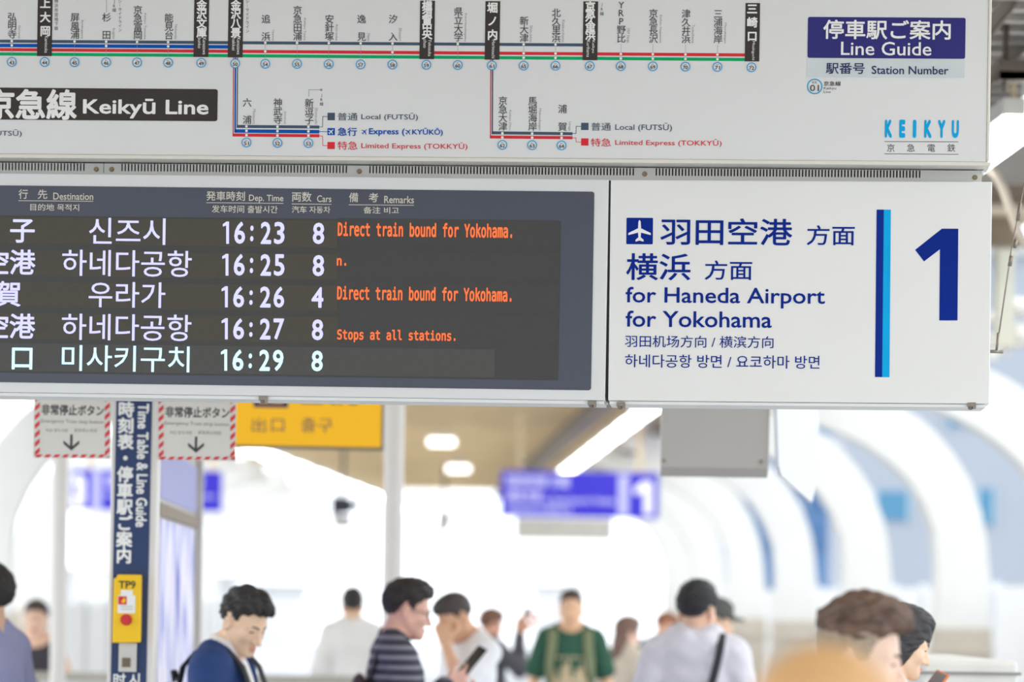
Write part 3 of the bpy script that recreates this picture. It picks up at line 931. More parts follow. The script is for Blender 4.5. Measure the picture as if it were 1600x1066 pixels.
notice_m = mat('notice_white', (222, 219, 212), 0.45, var=0.02)
nred_m = mat('notice_red', (222, 60, 70), 0.5)
for x0, x1, yb_, lb, off in ((53, 173, 716, 'white emergency stop notice with red hatched border, left of the navy pillar', 0),
                             (246.5, 369, 719.5, 'white emergency stop notice with red hatched border, left of the yellow exit sign', 3.5)):
    n_ = empty('emergency_notice', F_p.M, lb, 'notice')
    mb = MB(); plate(mb, F_p, (x0, 585 + off, x1, yb_), y=0.0, th=0.012)
    mk('board', mb, notice_m, n_)
    mb = MB(); hatch(mb, F_p, x0 + 1.5, 587 + off, x1 - 1.5, yb_ - 1, 7.5, 14, 0)
    plate(mb, F_p, (x0 + 14, 596 + off, x1 - 14, 624 + off), y=-0.0012, mi=0, r=4)
    plate(mb, F_p, (x0 + 24, 620.5 + off, x0 + 46, 622.5 + off), y=-0.002, mi=1); plate(mb, F_p, (x1 - 52, 620.5 + off, x1 - 28, 622.5 + off), y=-0.002, mi=1)
    mk('hatched_border', mb, [nred_m, white_ink_m], n_, label='red and white slanted hatching')
    mb = MB()
    put(mb, F_p, '非常停止ボタン', (x0 + 12, 632.5 + off, x1 - 10.5, 649.5 + off), bold=0.02)
    put(mb, F_p, 'Emergency Train stop button', (x0 + 11, 655.8 + off, x1 - 11, 663.2 + off), bold=0.0, mi=1)
    put(mb, F_p, '비상 정지 버튼', (x0 + 19, 670 + off, x0 + 54, 675.5 + off), mi=1)
    put(mb, F_p, '紧急停止按钮', (x0 + 63, 670 + off, x0 + 99, 675.5 + off), mi=1)
    cx = (x0 + x1) / 2 - 1.5
    a = 679 + off
    plate(mb, F_p, (cx - 1.9, a, cx + 1.9, a + 22), y=-0.0012)
    poly(mb, F_p, [(cx, a + 25.5), (cx - 12.3, a + 14.5), (cx - 12.3, a + 9.5), (cx, a + 20)], y=-0.0014)
    poly(mb, F_p, [(cx, a + 25.5), (cx, a + 20), (cx + 12.3, a + 9.5), (cx + 12.3, a + 14.5)], y=-0.0014)
    mk('lettering', mb, [ink_m, grey_ink_m], n_)
    mb = MB()
    ua, wa, ub, wb_ = F_p.box((x0 + 5, 600, x1 - 5, 605))
    tgt = F_p.uv(174, 600)[0] if x0 < 100 else F_p.uv(242, 600)[0]
    mb.box(min(ua, tgt), max(ub, tgt), 0.012, 0.02, wa, wb_)
    mk('bracket', mb, post_m, n_)

# round white posts
for px, d, r, lb in ((93, 20, 0.041, 'slim round white post at the left, below the left emergency notice'), (614, 19, 0.049, 'round white post right of the yellow exit sign')):
    p = P(px, 840, d)
    mb = MB(); mb.cyl((0, 0, 0), (0, 0, ROOFZ - 0.001), r, 24)
    mb.cyl((0, 0, 0), (0, 0, 0.03), r * 2, 24)
    o = mk('round_post', mb, post_m, None, smooth=False)
    o.location = (p.x, p.y, 0)
    tag(o, lb, 'post')

# yellow exit sign
F_y = Frame(480, 660, 16.5, -0.03, 0.004)
ys = empty('exit_sign', F_y.M, 'hanging yellow exit sign with dark lettering', 'sign')
mb = MB(); plate(mb, F_y, (366, 560, 596.5, 697.5), y=0.0, th=0.18)
mk('sign_face', mb, emit('exit_yellow_lit', (240, 182, 16), 0.78), ys)
mb = MB(); plate(mb, F_y, (364, 556, 599.5, 700), y=0.004, th=0.2)
mk('frame', mb, mat('exit_frame', (110, 104, 96), 0.5), ys, label='thin grey brown frame')
navy3 = mat('exit_navy', (56, 52, 100), 0.5)
mb = MB()
for s, b in (('出', (393.5, 653.5, 415.5, 675)), ('口', (424, 655, 444, 674.5)), ('출구', (470.5, 653, 519.5, 675.5))):
    put(mb, F_y, s, b, bold=-0.006)
plate(mb, F_y, (396.5, 598, 450.5, 637), y=-0.001)
plate(mb, F_y, (404, 600, 443, 630), y=-0.0015, mi=1)
plate(mb, F_y, (417, 604, 428, 628), y=-0.002)
put(mb, F_y, 'Exit', (470, 590, 560, 632), bold=0.03)
mk('lettering', mb, [navy3, emit('exit_yellow_lit', (0, 0, 0), 1)], ys)
for px in (400, 560):
    p = F_y.uv(px, 560)
    mb = MB(); mb.cyl((p[0], 0.09, p[1]), (p[0], 0.09, ROOFZ - 0.001 - F_y.M.translation.z), 0.015, 12)
    mk('rod', mb, beam_m, ys)

# lit route poster case standing along the platform
F_c = Frame(275, 850, 15.0, 0, 0)
pa, pb = P(246, 850, 14.5), P(306, 850, 17.2)
dirv = (pb - pa); dirv.z = 0
L_ = dirv.length
rz = math.atan2(dirv.y, dirv.x)
Mc = Matrix.Translation((pa.x, pa.y, 0)) @ Matrix.Rotation(rz, 4, 'Z')
pc = empty('poster_case', Mc, 'tall lit poster case behind the navy pillar, blue and white posters in a grey frame', 'poster case')
lit = bpy.data.materials.new('poster_lit'); lit.use_nodes = True
nt = lit.node_tree
bs = nt.nodes['Principled BSDF']
tc = nt.nodes.new('ShaderNodeTexCoord'); mp = nt.nodes.new('ShaderNodeMapping'); mp.inputs['Scale'].default_value = (5.5, 1, 1.6)
no = nt.nodes.new('ShaderNodeTexNoise'); no.inputs['Scale'].default_value = 1.4; no.inputs['Detail'].default_value = 2
rp = nt.nodes.new('ShaderNodeValToRGB')
e = rp.color_ramp.elements
e[0].position = 0.38; e[0].color = lin((70, 76, 190)) + (1,)
e[1].position = 0.49; e[1].color = lin((206, 208, 240)) + (1,)
k_ = e.new(0.60); k_.color = lin((238, 238, 250)) + (1,)
k_ = e.new(0.74); k_.color = lin((214, 170, 220)) + (1,)
nt.links.new(tc.outputs['Object'], mp.inputs[0]); nt.links.new(mp.outputs[0], no.inputs['Vector']); nt.links.new(no.outputs['Fac'], rp.inputs[0])
nt.links.new(rp.outputs[0], bs.inputs['Base Color']); nt.links.new(rp.outputs[0], bs.inputs['Emission Color']); bs.inputs['Emission Strength'].default_value = 0.18
grey_fr = mat('case_grey', (186, 182, 176), 0.4, 0.2)
mb = MB()
mb.box(0, L_, 0, 0.16, 0.35, 2.16)
mk('cabinet', mb, grey_fr, pc, bevel=0.006)
mb = MB(); mb.box(0.05, L_ - 0.22, -0.006, 0.0, 0.45, 1.84); mk('poster', mb, lit, pc, label='lit blue and white poster')
mb = MB(); mb.box(0.05, L_ - 0.1, -0.006, 0.0, 1.92, 2.12); mk('header_poster', mb, emit('poster_header', (168, 172, 232), 0.42), pc, label='pale blue lit header')
mb = MB()
mb.box(0.0, L_, -0.012, 0.0, 1.85, 1.90)
mk('divider', mb, brown_m, pc)
for x in (0.1, L_ - 0.12):
    mb = MB(); mb.box(x - 0.05, x + 0.05, 0.02, 0.14, 0.0, 0.36); mk('leg', mb, grey_fr, pc)
mb = MB(); mb.box(L_ - 0.06, L_ + 0.02, -0.03, 0.18, 0.0, 2.35); mk('end_post', mb, post_m, pc)

# far blue platform signs, lit from inside
blue_lit = emit('sign_blue_lit', (58, 48, 218), 0.72)
white_lit = emit('sign_white_lit', (250, 250, 255), 0.95)
lil_lit = emit('sign_lilac_lit', (206, 206, 255), 0.75)
F_b = Frame(906, 772, 45, -0.02, 0.0)
b1 = empty('far_platform_sign', F_b.M, 'far blurred blue lit sign with a white 1 at its right end', 'sign')
mb = MB(); plate(mb, F_b, (783, 737.5, 1029, 808.5), y=0.0, th=0.25); mk('sign_face', mb, blue_lit, b1, label='blue lit face')
mb = MB()
put(mb, F_b, '羽田空港 方面', (790, 742, 890, 762), bold=0.05, mi=1)
put(mb, F_b, '横浜方面', (792, 766, 846, 784), bold=0.05, mi=1)
put(mb, F_b, 'for Haneda Airport for Yokohama', (850, 777, 962, 790), bold=0.04, mi=1)
put(mb, F_b, '羽田机场方向 横滨方向', (792, 789, 892, 803), bold=0.02, mi=1)
plate(mb, F_b, (966, 742, 982, 806), y=-0.001, mi=1)
poly(mb, F_b, [(1004, 752), (1019, 752), (1019, 804), (1006, 804), (1006, 768), (992, 774), (990, 765)], y=-0.001)
mk('lettering', mb, [white_lit, lil_lit], b1)
mb = MB(); plate(mb, F_b, (806, 810, 957, 843), y=0.02, th=0.3); mk('lower_box', mb, mat('box_beige', (206, 202, 194), 0.5), b1, label='plain grey beige box under the lit face')
for px in (812, 1000):
    p = F_b.uv(px, 740)
    mb = MB(); mb.cyl((p[0], 0.12, p[1]), (p[0], 0.12, ROOFZ - 0.001 - F_b.M.translation.z), 0.03, 10)
    mk('rod', mb, beam_m, b1)
F_b2 = Frame(230, 768, 43, -0.02, 0.0)
b2 = empty('far_platform_sign', F_b2.M, 'far blurred blue lit sign with a white 3, partly behind the timetable pillar', 'sign')
mb = MB(); plate(mb, F_b2, (112, 735.5, 345, 797.5), y=0.0, th=0.25); mk('sign_face', mb, blue_lit, b2, label='blue lit face')
mb = MB()
put(mb, F_b2, '3', (114, 741, 134, 793), bold=0.09)
plate(mb, F_b2, (144, 736, 158, 796), y=-0.001, mi=1)
put(mb, F_b2, '横須賀中央 方面', (164, 742, 318, 764), bold=0.05, mi=1)
put(mb, F_b2, 'for Yokosuka-chuo', (164, 770, 336, 778), bold=0.05, mi=1)
mk('lettering', mb, [white_lit, lil_lit], b2)
for px in (140, 330):
    p = F_b2.uv(px, 740)
    mb = MB(); mb.cyl((p[0], 0.12, p[1]), (p[0], 0.12, ROOFZ - 0.001 - F_b2.M.translation.z), 0.03, 10)
    mk('rod', mb, beam_m, b2)

# grey monitor housing hanging behind the platform sign
F_h = Frame(1115, 690, 14.2, -0.05, 0.0)
mh = empty('monitor_housing', F_h.M, 'grey hanging monitor housing with a white side plate below the platform sign', 'monitor')
g_m = mat('housing_grey', (186, 182, 178), 0.4, var=0.02)
mb = MB()
pts = [F_h.uv(*q) for q in ((1030, 560), (1036, 730), (1199, 734), (1206, 560))]
zt_, zb_ = pts[0][1], pts[1][1]
xa, xb = F_h.uv(1033, 690)[0], F_h.uv(1201, 690)[0]
vs = [(xa, 0, zb_), (xb, 0, zb_), (xb, -0.10, zt_), (xa, -0.10, zt_), (xa, 0.05, zb_ - 0.035), (xb, 0.05, zb_ - 0.035), (xb, 0.30, zt_), (xa, 0.30, zt_)]
mb.add(vs, [(0, 1, 2, 3), (1, 0, 4, 5), (4, 7, 6, 5), (3, 2, 6, 7), (0, 3, 7, 4), (1, 5, 6, 2)])
mk('front_panel', mb, g_m, mh, bevel=0.004)
mb = MB()
sp = [(-0.12, zt_), (-0.02, zb_ + 0.01), (0.03, zb_ - 0.025), (0.62, zb_ - 0.10), (0.68, zb_ - 0.105), (0.72, zb_ - 0.06), (0.80, zb_ + 0.2), (0.80, zt_)]
n = len(sp)
q0, q1 = xb + 0.002, xb + 0.014
vs = [(q0 + (y + 0.12) * 0.24, y, z) for y, z in sp] + [(q1 + (y + 0.12) * 0.24, y, z) for y, z in sp]
mb.add(vs, [tuple(range(n)), tuple(range(2 * n - 1, n - 1, -1))] + [(i, i + n, (i + 1) % n + n, (i + 1) % n) for i in range(n)])
mk('side_plate', mb, mat('plate_white', (204, 207, 214), 0.4, var=0.02), mh, label='white side plate with rounded corner')
mb = MB()
for px, yy in ((1037, 720), (1189, 722)):
    u, w = F_h.uv(px, yy)
    mb = MB(); mb.cyl((u, -0.012, w), (u, 0.01, w), 0.008, 10); mk('screw', mb, brown_m, mh)
mb = MB(); mb.box((xa + xb) / 2 - 0.04, (xa + xb) / 2 + 0.04, 0.1, 0.18, zt_ - 0.01, ROOFZ - 0.001 - F_h.M.translation.z); mk('mount', mb, g_m, mh)

# ------------------------------------------------------------------ lamps under the roof
tube_m = emit('lamp_tube', (255, 252, 246), 9.0)
lampbody = mat('lamp_body', (224, 222, 216), 0.4)


def lamp_proto(Ln):
    root = empty('ceiling_lamp', Vector((0, 0, 0)), 'x', 'ceiling lamp')
    mb = MB(); mb.box(-0.09, 0.09, -Ln / 2, Ln / 2, 0.03, 0.10); mk('housing', mb, lampbody, root)
    mb = MB(); mb.box(-0.075, 0.075, -Ln / 2 + 0.02, Ln / 2 - 0.02, -0.03, 0.03); mk('tube', mb, tube_m, root, label='glowing white tube')
    mb = MB()
    for y in (-Ln / 2 + 0.3, Ln / 2 - 0.3):
        mb.cyl((0, y, 0.1), (0, y, ROOFZ - 3.24 - 0.01), 0.012, 8)
    mk('hanger', mb, beam_m, root)
    return root


proto = lamp_proto(2.3)
first = True
nr = 0
y = 3.2
while y < 58:
    o = proto if first else copy_tree(proto)
    first = False
    o.location = (2.62, y, 3.4)
    z_ = 3.56 - 0.14 * (y - 16) / 41
    o.location.z = z_
    k_ = int((57.9 - y) / 2.75)
    o['label'] = 'white tube lamp of the right row under the roof, ' + ('farthest' if k_ == 0 else '%d before the farthest' % k_)
    if 15.5 < y < 18:
        o['label'] = 'white tube lamp at the right edge beside the route map sign'
    o['group'] = 'tube lamps in the right row'
    y += 2.75
    nr += 1
pa, pb = P(388, 706, 44), P(694, 815, 84)
pa.z, pb.z = 3.45, 3.45
dv = pb - pa
nl = 14
for j in range(nl):
    o = copy_tree(proto)
    p = pa + dv * (j / (nl - 1))
    o.location = (p.x, p.y, 3.24)
    o.rotation_euler = (0, 0, -math.atan2(dv.x, dv.y))
    o['label'] = 'white tube lamp of the left row under the roof, ' + ('nearest' if j == 0 else 'farthest' if j == nl - 1 else 'number %d from the near end' % (j + 1))
    o['group'] = 'tube lamps in the left row'
for px, py, d, lb in ((690, 696, 50, 'upper of the two square lamps right of the round white post'), (716, 737, 58, 'lower of the two square lamps right of the round white post')):
    p = P(px, py, d)
    r_ = empty('square_lamp', p, 'small square ceiling lamp, ' + lb, 'ceiling lamp', 'square lamps under the far roof')
    mb = MB(); mb.box(-0.17, 0.17, -0.17, 0.17, 0.0, 0.08); mk('diffuser', mb, emit('lamp_square', (255, 250, 246), 4), r_)
    mb = MB(); mb.box(-0.19, 0.19, -0.19, 0.19, 0.08, 0.14); mb.cyl((0, 0, 0.14), (0, 0, ROOFZ - p.z), 0.02, 8); mk('housing', mb, lampbody, r_)

for px, py, d, w_, lb in ((701, 640, 52, 0.36, 'blurred grey unit under the far roof, nearest the round white post'), (757, 680, 58, 0.42, 'blurred grey unit under the far roof, above the left end of the far blue sign')):
    p = P(px, py, d)
    r_ = empty('ceiling_unit', p, lb, 'ceiling unit')
    mb = MB(); mb.box(-w_ / 2, w_ / 2, -0.3, 0.3, -0.2, 0.2); mk('casing', mb, mat('unit_grey', (190, 196, 200), 0.5), r_, bevel=0.02)
    mb = MB(); mb.cyl((0, 0, 0.2), (0, 0, ROOFZ - p.z), 0.03, 10); mk('rod', mb, lampbody, r_)

# dark loudspeakers / cameras under the left lamp row
dk = mat('device_dark', (58, 60, 76), 0.5)
for px, py, d, lb, s in ((536, 790, 46, 'dark hanging loudspeaker below the left lamp row, nearer one', 1.0), (694, 812, 62, 'dark hanging loudspeaker below the left lamp row, right of the round white post', 0.8)):
    p = P(px, py, d)
    r_ = empty('loudspeaker', p, lb, 'loudspeaker')
    mb = MB(); mb.cyl((-0.14 * s, 0, 0), (0.1 * s, 0, 0), 0.12 * s, 16, r1=0.09 * s); mb.cyl((0.1 * s, 0, 0), (0.2 * s, 0, 0.01), 0.05 * s, 12); mk('horn', mb, dk, r_)
    mb = MB(); mb.cyl((0, 0, 0.08 * s), (0, 0, ROOFZ - p.z), 0.02, 8); mk('rod', mb, dk, r_)
    mb = MB(); mb.box(-0.12 * s, 0.1 * s, -0.04, 0.04, -0.26 * s, -0.12 * s); mk('bracket', mb, g_m, r_)

# ------------------------------------------------------------------ steelwork past the right edge of the signs
galv = mat('galvanised', (150, 142, 134), 0.45, 0.3, var=0.1)
dsteel = mat('dark_steel', (96, 86, 78), 0.55, 0.2, var=0.1)
cream = mat('cream_steel', (222, 220, 204), 0.5, var=0.03)
p = P(1571, 120, 15)
r_ = empty('cable_tray', p, 'dark steel cable tray on rods at the upper right corner', 'cable tray')
mb = MB(); mb.box(-0.03, 1.6, -0.05, 0.05, -0.016, 0.016); mb.box(-0.03, 1.6, -0.05, -0.04, -0.016, 0.06); mk('tray', mb, dsteel, r_)
for x in (0.0, 0.55):
    mb = MB(); mb.cyl((x, 0, -0.06), (x, 0, ROOFZ - p.z - 0.031), 0.0125, 10); mb.cyl((x, 0, 0.015), (x, 0, 0.035), 0.022, 6); mk('rod', mb, dsteel, r_)
for a, b, w, lb in ((P(1510, 158, 15.4), P(1628, 36, 15.4), 0.022, 'grey diagonal roof brace, lower of two at the right edge'), (P(1515, 82, 14.3), P(1598, -22, 14.3), 0.022, 'grey diagonal roof brace, upper of two at the right edge')):
    d = (b - a)
    M = Matrix.Translation(a) @ d.to_track_quat('X', 'Z').to_matrix().to_4x4()
    mb = MB(); mb.box(0, d.length, -0.02, 0.02, -w, w); mb.box(0, d.length, -0.04, 0.04, w, w + 0.008); mb.box(0, d.length, -0.04, 0.04, -w - 0.008, -w)
    o = mk('roof_brace', mb, galv, None, M=M)
    tag(o, lb, 'brace')
p = P(1570, 400, 24)
mb = MB(); mb.box(-0.04, 0.04, -0.05, 0.05, -0.55, ROOFZ - p.z)
mb.box(-0.055, 0.055, -0.06, -0.05, -0.55, ROOFZ - p.z); mb.box(-0.055, 0.055, 0.05, 0.06, -0.55, ROOFZ - p.z); mb.box(-0.1, 0.1, -0.09, 0.09, -0.57, -0.55)
o = mk('roof_hanger', mb, cream, None)
o.location = p
tag(o, 'cream steel hanger post just right of the platform sign', 'post')
mb = MB()
pts = [P(1545, 262, 18), P(1556, 272, 18), P(1568, 295, 18), P(1578, 325, 18), P(1588, 355, 18), P(1602, 382, 18), P(1640, 400, 18)]
mb.tube(pts, 0.022, 12)
o = mk('conduit', mb, mat('conduit_grey', (190, 180, 166), 0.5), None, smooth=True)
tag(o, 'grey beige conduit pipe curving down behind the right end of the signs', 'pipe')
pip = mat('pipe_white', (226, 222, 214), 0.5)
for j, (a, b, r) in enumerate(((P(1546, 500, 27), P(1640, 462, 27), 0.05), (P(1546, 535, 27), P(1640, 515, 27), 0.06), (P(1546, 560, 29), P(1640, 490, 29), 0.04))):
    mb = MB(); mb.cyl(a, b, r, 14)
    for t in (0.2, 0.45, 0.7):
        q = a + (b - a) * t
        mb.cyl(q, q + (b - a).normalized() * 0.05, r * 1.5, 14)
    o = mk('gutter_pipe', mb, pip, None)
    tag(o, 'white gutter pipe under the roof edge at the right, ' + ('upper', 'middle', 'thin slanting')[j] + ' of three', 'pipe')

# ------------------------------------------------------------------ outside: fences, parapet, buildings
fence_m = mat('fence_white', (246, 247, 248), 0.5, var=0.02)
fpost_m = mat('fence_post', (224, 228, 234), 0.5)


def fence(x, ya, yb, z1, label, step=1.3, xb=None):
    r_ = empty('platform_fence', Vector((0, 0, 0)), label, 'fence')
    xb = x if xb is None else xb
    n = int((yb - ya) / step)
    mb = MB()
    for k in range(n):
        t0, t1 = k / n, (k + 1) / n
        X0, X1 = x + (xb - x) * t0, x + (xb - x) * t1
        y0, y1 = ya + (yb - ya) * t0 + 0.05, ya + (yb - ya) * t1 - 0.05
        vs = [(X0 + e, y0, z) for e in (-0.02, 0.02) for z in (-0.6, z1)] + [(X1 + e, y1, z) for e in (-0.02, 0.02) for z in (-0.6, z1)]
        mb.add(vs, [(0, 1, 5, 4), (2, 6, 7, 3), (1, 3, 7, 5), (0, 4, 6, 2), (0, 2, 3, 1), (4, 5, 7, 6)])
    mk('panels', mb, fence_m, r_)
    for k in range(n + 1):
        t = k / n
        X, y = x + (xb - x) * t, ya + (yb - ya) * t
        mb = MB(); mb.box(X - 0.05, X + 0.05, y - 0.05, y + 0.05, -0.6, z1 + 0.04)
        mk('fence_post', mb, fpost_m, r_)
    return r_


fence(6.35, 27, 75, 1.76, 'white panel fence with grey posts beyond the track on the right', 2.2, xb=5.5)
fence(-2.9, 34, 84, 1.45, 'white panel fence beyond the track on the left', 3.0)
mb = MB()
for x, y0, y1 in ((0, 0, 0),):
    pass
pa, pb = P(60, 1056, 22), P(600, 1056, 22)
r_ = empty('stair_parapet', Vector((pa.x, pa.y, 0)), 'low white stairwell parapet with a grey top rail, behind the man in the navy suit', 'parapet')
mb = MB(); mb.box(0, pb.x - pa.x, 0, 0.12, 0, pa.z - 0.03); mk('panel', mb, white_m, r_)
mb = MB(); mb.box(-0.03, pb.x - pa.x + 0.03, -0.03, 0.15, pa.z - 0.03, pa.z + 0.02); mk('top_rail', mb, mat('rail_grey', (176, 172, 162), 0.5), r_, label='grey top rail')

p = P(1516, 1032, 13.2)
r_ = empty('platform_cabinet', Vector((p.x, p.y, 0)), 'white equipment cabinet at the lower right behind the woman with the phone', 'cabinet')
hw = 0.165
mb = MB(); mb.box(-hw, hw, 0, 1.6, 0, p.z); mk('body', mb, mat('cabinet_white', (228, 227, 222), 0.45), r_, bevel=0.015)
mb = MB(); mb.box(-hw - 0.01, hw + 0.01, -0.012, 1.61, p.z - 0.05, p.z - 0.04); mk('lid_seam', mb, grey_ink_m, r_)
mb = MB(); mb.box(-hw + 0.03, hw - 0.03, -0.008, 0.0, 0.15, p.z - 0.1); mk('door', mb, white_m, r_)
p = P(1470, 1040, 15)
mb = MB(); mb.box(-0.13, 0.13, 0, 0.5, 0, p.z)
mb.box(-0.14, 0.14, -0.01, 0.51, p.z - 0.02, p.z)
o = mk('equipment_box', mb, mat('cabinet_grey', (206, 205, 198), 0.5), None, bevel=0.006)
o.location = (p.x, p.y, 0)
tag(o, 'grey equipment box left of the white cabinet, behind the woman with the phone', 'cabinet')

wall_m = mat('building_blue_grey', (162, 169, 180), 0.7, var=0.02, scale=0.2)
win_m = mat('window_cyan', (74, 132, 166), 0.2, var=0.05, scale=0.5)
dwin_m = mat('window_blue', (84, 118, 160), 0.2, var=0.1, scale=0.4)


def building(px0, px1, py_top, d, label, m, wins, depth=14, wm=None):
    a, b = P(px0, 935, d), P(px1, 935, d)
    top = P((px0 + px1) / 2, py_top, d).z
    r_ = empty('building', Vector((a.x, a.y, -7)), label, 'building')
    mb = MB(); mb.box(0, b.x - a.x, 0, depth, 0, top + 7)
    mk('wall', mb, m, r_)
    mb = MB(); mb.box(-0.2, b.x - a.x + 0.2, -0.2, depth + 0.2, top + 7, top + 7.4); mk('roof', mb, mat('roof_grey', (190, 190, 190), 0.7), r_)
    for x0, y0, x1, y1 in wins:
        q0, q1 = P(x0, y1, d - 0.1), P(x1, y0, d - 0.1)
        mb = MB(); mb.box(q0.x - a.x, q1.x - a.x, -0.06, 0.1, q0.z + 7, q1.z + 7)
        w_ = mk('window', mb, wm or win_m, r_)
        mb = MB()
        n = max(1, int((q1.x - q0.x) / 0.8))
        for k in range(n + 1):
            x = q0.x - a.x + (q1.x - q0.x) * k / n
            mb.box(x - 0.03, x + 0.03, -0.1, -0.05, q0.z + 7, q1.z + 7)
        mk('window_frame', mb, mat('frame_pale', (180, 200, 214), 0.4), w_)
    return r_


building(1315, 2100, 400, 95, 'blue grey building with a few small cyan windows, behind the right canopy ribs', wall_m, [(1368, 768, 1422, 813), (1527, 764, 1556, 820), (1640, 764, 1720, 820), (1480, 640, 1520, 665)], depth=3)
building(1150, 1322, 560, 120, 'dark blue glass building behind the farther canopy ribs', mat('building_glass_blue', (92, 128, 172), 0.4, var=0.15, scale=0.15),
         [(1160, 700 + 60 * k, 1310, 735 + 60 * k) for k in range(3)], wm=dwin_m)
hz = mat('building_haze', (226, 226, 228), 0.8)  # distance haze is mixed into these two pale wall colours
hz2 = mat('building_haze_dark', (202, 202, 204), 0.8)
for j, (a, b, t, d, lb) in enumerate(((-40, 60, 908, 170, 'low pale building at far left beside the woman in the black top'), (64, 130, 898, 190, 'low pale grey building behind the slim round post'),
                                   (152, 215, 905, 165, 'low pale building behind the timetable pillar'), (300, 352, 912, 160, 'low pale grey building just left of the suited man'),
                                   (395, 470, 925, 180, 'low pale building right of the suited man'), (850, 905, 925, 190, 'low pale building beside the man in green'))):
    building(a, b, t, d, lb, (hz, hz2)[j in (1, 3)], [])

# ------------------------------------------------------------------ people: smooth blended solids turned into one surface
def smin(a, b, k):
    if k <= 0:
        return np.minimum(a, b)
    h = np.clip(0.5 + 0.5 * (b - a) / k, 0, 1)
    return b + (a - b) * h - k * h * (1 - h)


class Vol:
    def __init__(self, lo, hi, h):
        self.lo, self.h = np.array(lo, float), h
        n = np.ceil((np.array(hi) - self.lo) / h).astype(int) + 1
        self.ax = [self.lo[i] + h * np.arange(n[i]) for i in range(3)]
        self.a = np.full(n, 0.5, np.float32)

    def sl(self, lo, hi):
        s = []
        for i in range(3):
            a = max(0, int((lo[i] - self.lo[i]) / self.h) - 1)
            b = min(len(self.ax[i]), int((hi[i] - self.lo[i]) / self.h) + 3)
            if b <= a:
                return None
            s.append(slice(a, b))
        return tuple(s)

    def grid(self, s):
        return (self.ax[0][s[0]][:, None, None], self.ax[1][s[1]][None, :, None], self.ax[2][s[2]][None, None, :])

    def add(self, fn, lo, hi, k=0.02):
        pad = k + 2.5 * self.h
        s = self.sl(np.array(lo) - pad, np.array(hi) + pad)
        if s is None:
            return
        self.a[s] = smin(self.a[s], fn(*self.grid(s)).astype(np.float32), k)

    def cut(self, fn, lo=None, hi=None):
        """keep only where fn < 0"""
        s = self.sl(lo, hi) if lo is not None else (slice(None),) * 3
        if s is None:
            return
        self.a[s] = np.maximum(self.a[s], fn(*self.grid(s)).astype(np.float32))

    def ell(self, c, r, k=0.02):
        c, r = np.array(c, float), np.array(r, float)

        def fn(X, Y, Z):
            x, y, z = (X - c[0]) / r[0], (Y - c[1]) / r[1], (Z - c[2]) / r[2]
            k0 = np.sqrt(x * x + y * y + z * z) + 1e-6
            k1 = np.sqrt((x / r[0]) ** 2 + (y / r[1]) ** 2 + (z / r[2]) ** 2) + 1e-6
            return k0 * (k0 - 1) / k1
        self.add(fn, c - r, c + r, k)

    def cap(self, p, q, r0, r1=None, k=0.02):
        p, q = np.array(p, float), np.array(q, float)
        r1 = r0 if r1 is None else r1
        d = q - p
        L = float(d @ d) + 1e-9

        def fn(X, Y, Z):
            t = np.clip(((X - p[0]) * d[0] + (Y - p[1]) * d[1] + (Z - p[2]) * d[2]) / L, 0, 1)
            return np.sqrt((X - p[0] - t * d[0]) ** 2 + (Y - p[1] - t * d[1]) ** 2 + (Z - p[2] - t * d[2]) ** 2) - (r0 + (r1 - r0) * t)
        m = max(r0, r1)
        self.add(fn, np.minimum(p, q) - m, np.maximum(p, q) + m, k)

    def mesh(self):
        f, h = self.a, self.h
        s = f < 0
        c = [s[i:s.shape[0] - 1 + i, j:s.shape[1] - 1 + j, k:s.shape[2] - 1 + k] for i in (0, 1) for j in (0, 1) for k in (0, 1)]
        any_, all_ = c[0].copy(), c[0].copy()
        for q in c[1:]:
            any_ |= q
            all_ &= q
        idx = np.argwhere(any_ & ~all_)
        if len(idx) == 0:
            return np.zeros((0, 3)), np.zeros((0, 4), int)
        acc = np.zeros((len(idx), 3)); cnt = np.zeros(len(idx))
        I, J, K = idx.T
        for ax in range(3):
            o1, o2 = [i for i in range(3) if i != ax]
            for u in (0, 1):
                for v in (0, 1):
                    a = [I.copy(), J.copy(), K.copy()]
                    a[o1] += u; a[o2] += v
                    b = [q.copy() for q in a]
                    b[ax] += 1
                    f0, f1 = f[tuple(a)], f[tuple(b)]
                    m = (f0 < 0) != (f1 < 0)
                    t = np.where(m, f0 / np.where(m, f0 - f1, 1), 0)
                    p = np.zeros((len(idx), 3))
                    p[:, o1] = u; p[:, o2] = v; p[:, ax] = t
                    acc[m] += p[m]; cnt[m] += 1
        V = (idx + acc / cnt[:, None]) * h + self.lo
        gid = np.full(any_.shape, -1, np.int32)
        gid[I, J, K] = np.arange(len(idx))
        F = []
        for ax in range(3):
            o1, o2 = (ax + 1) % 3, (ax + 2) % 3
            a = [slice(None)] * 3; b = [slice(None)] * 3
            a[ax] = slice(0, f.shape[ax] - 1); b[ax] = slice(1, f.shape[ax])
            e = np.argwhere(s[tuple(a)] != s[tuple(b)])
            e = e[(e[:, o1] > 0) & (e[:, o2] > 0) & (e[:, o1] < f.shape[o1] - 1) & (e[:, o2] < f.shape[o2] - 1)]
            if not len(e):
                continue
            q = []
            for u, v in ((-1, -1), (0, -1), (0, 0), (-1, 0)):
                w = e.copy()
                w[:, o1] += u; w[:, o2] += v
                q.append(gid[w[:, 0], w[:, 1], w[:, 2]])
            q = np.stack(q, 1)
            inside = s[e[:, 0], e[:, 1], e[:, 2]]
            q[~inside] = q[~inside][:, ::-1]
            F.append(q[(q >= 0).all(1)])
        return V, np.concatenate(F)


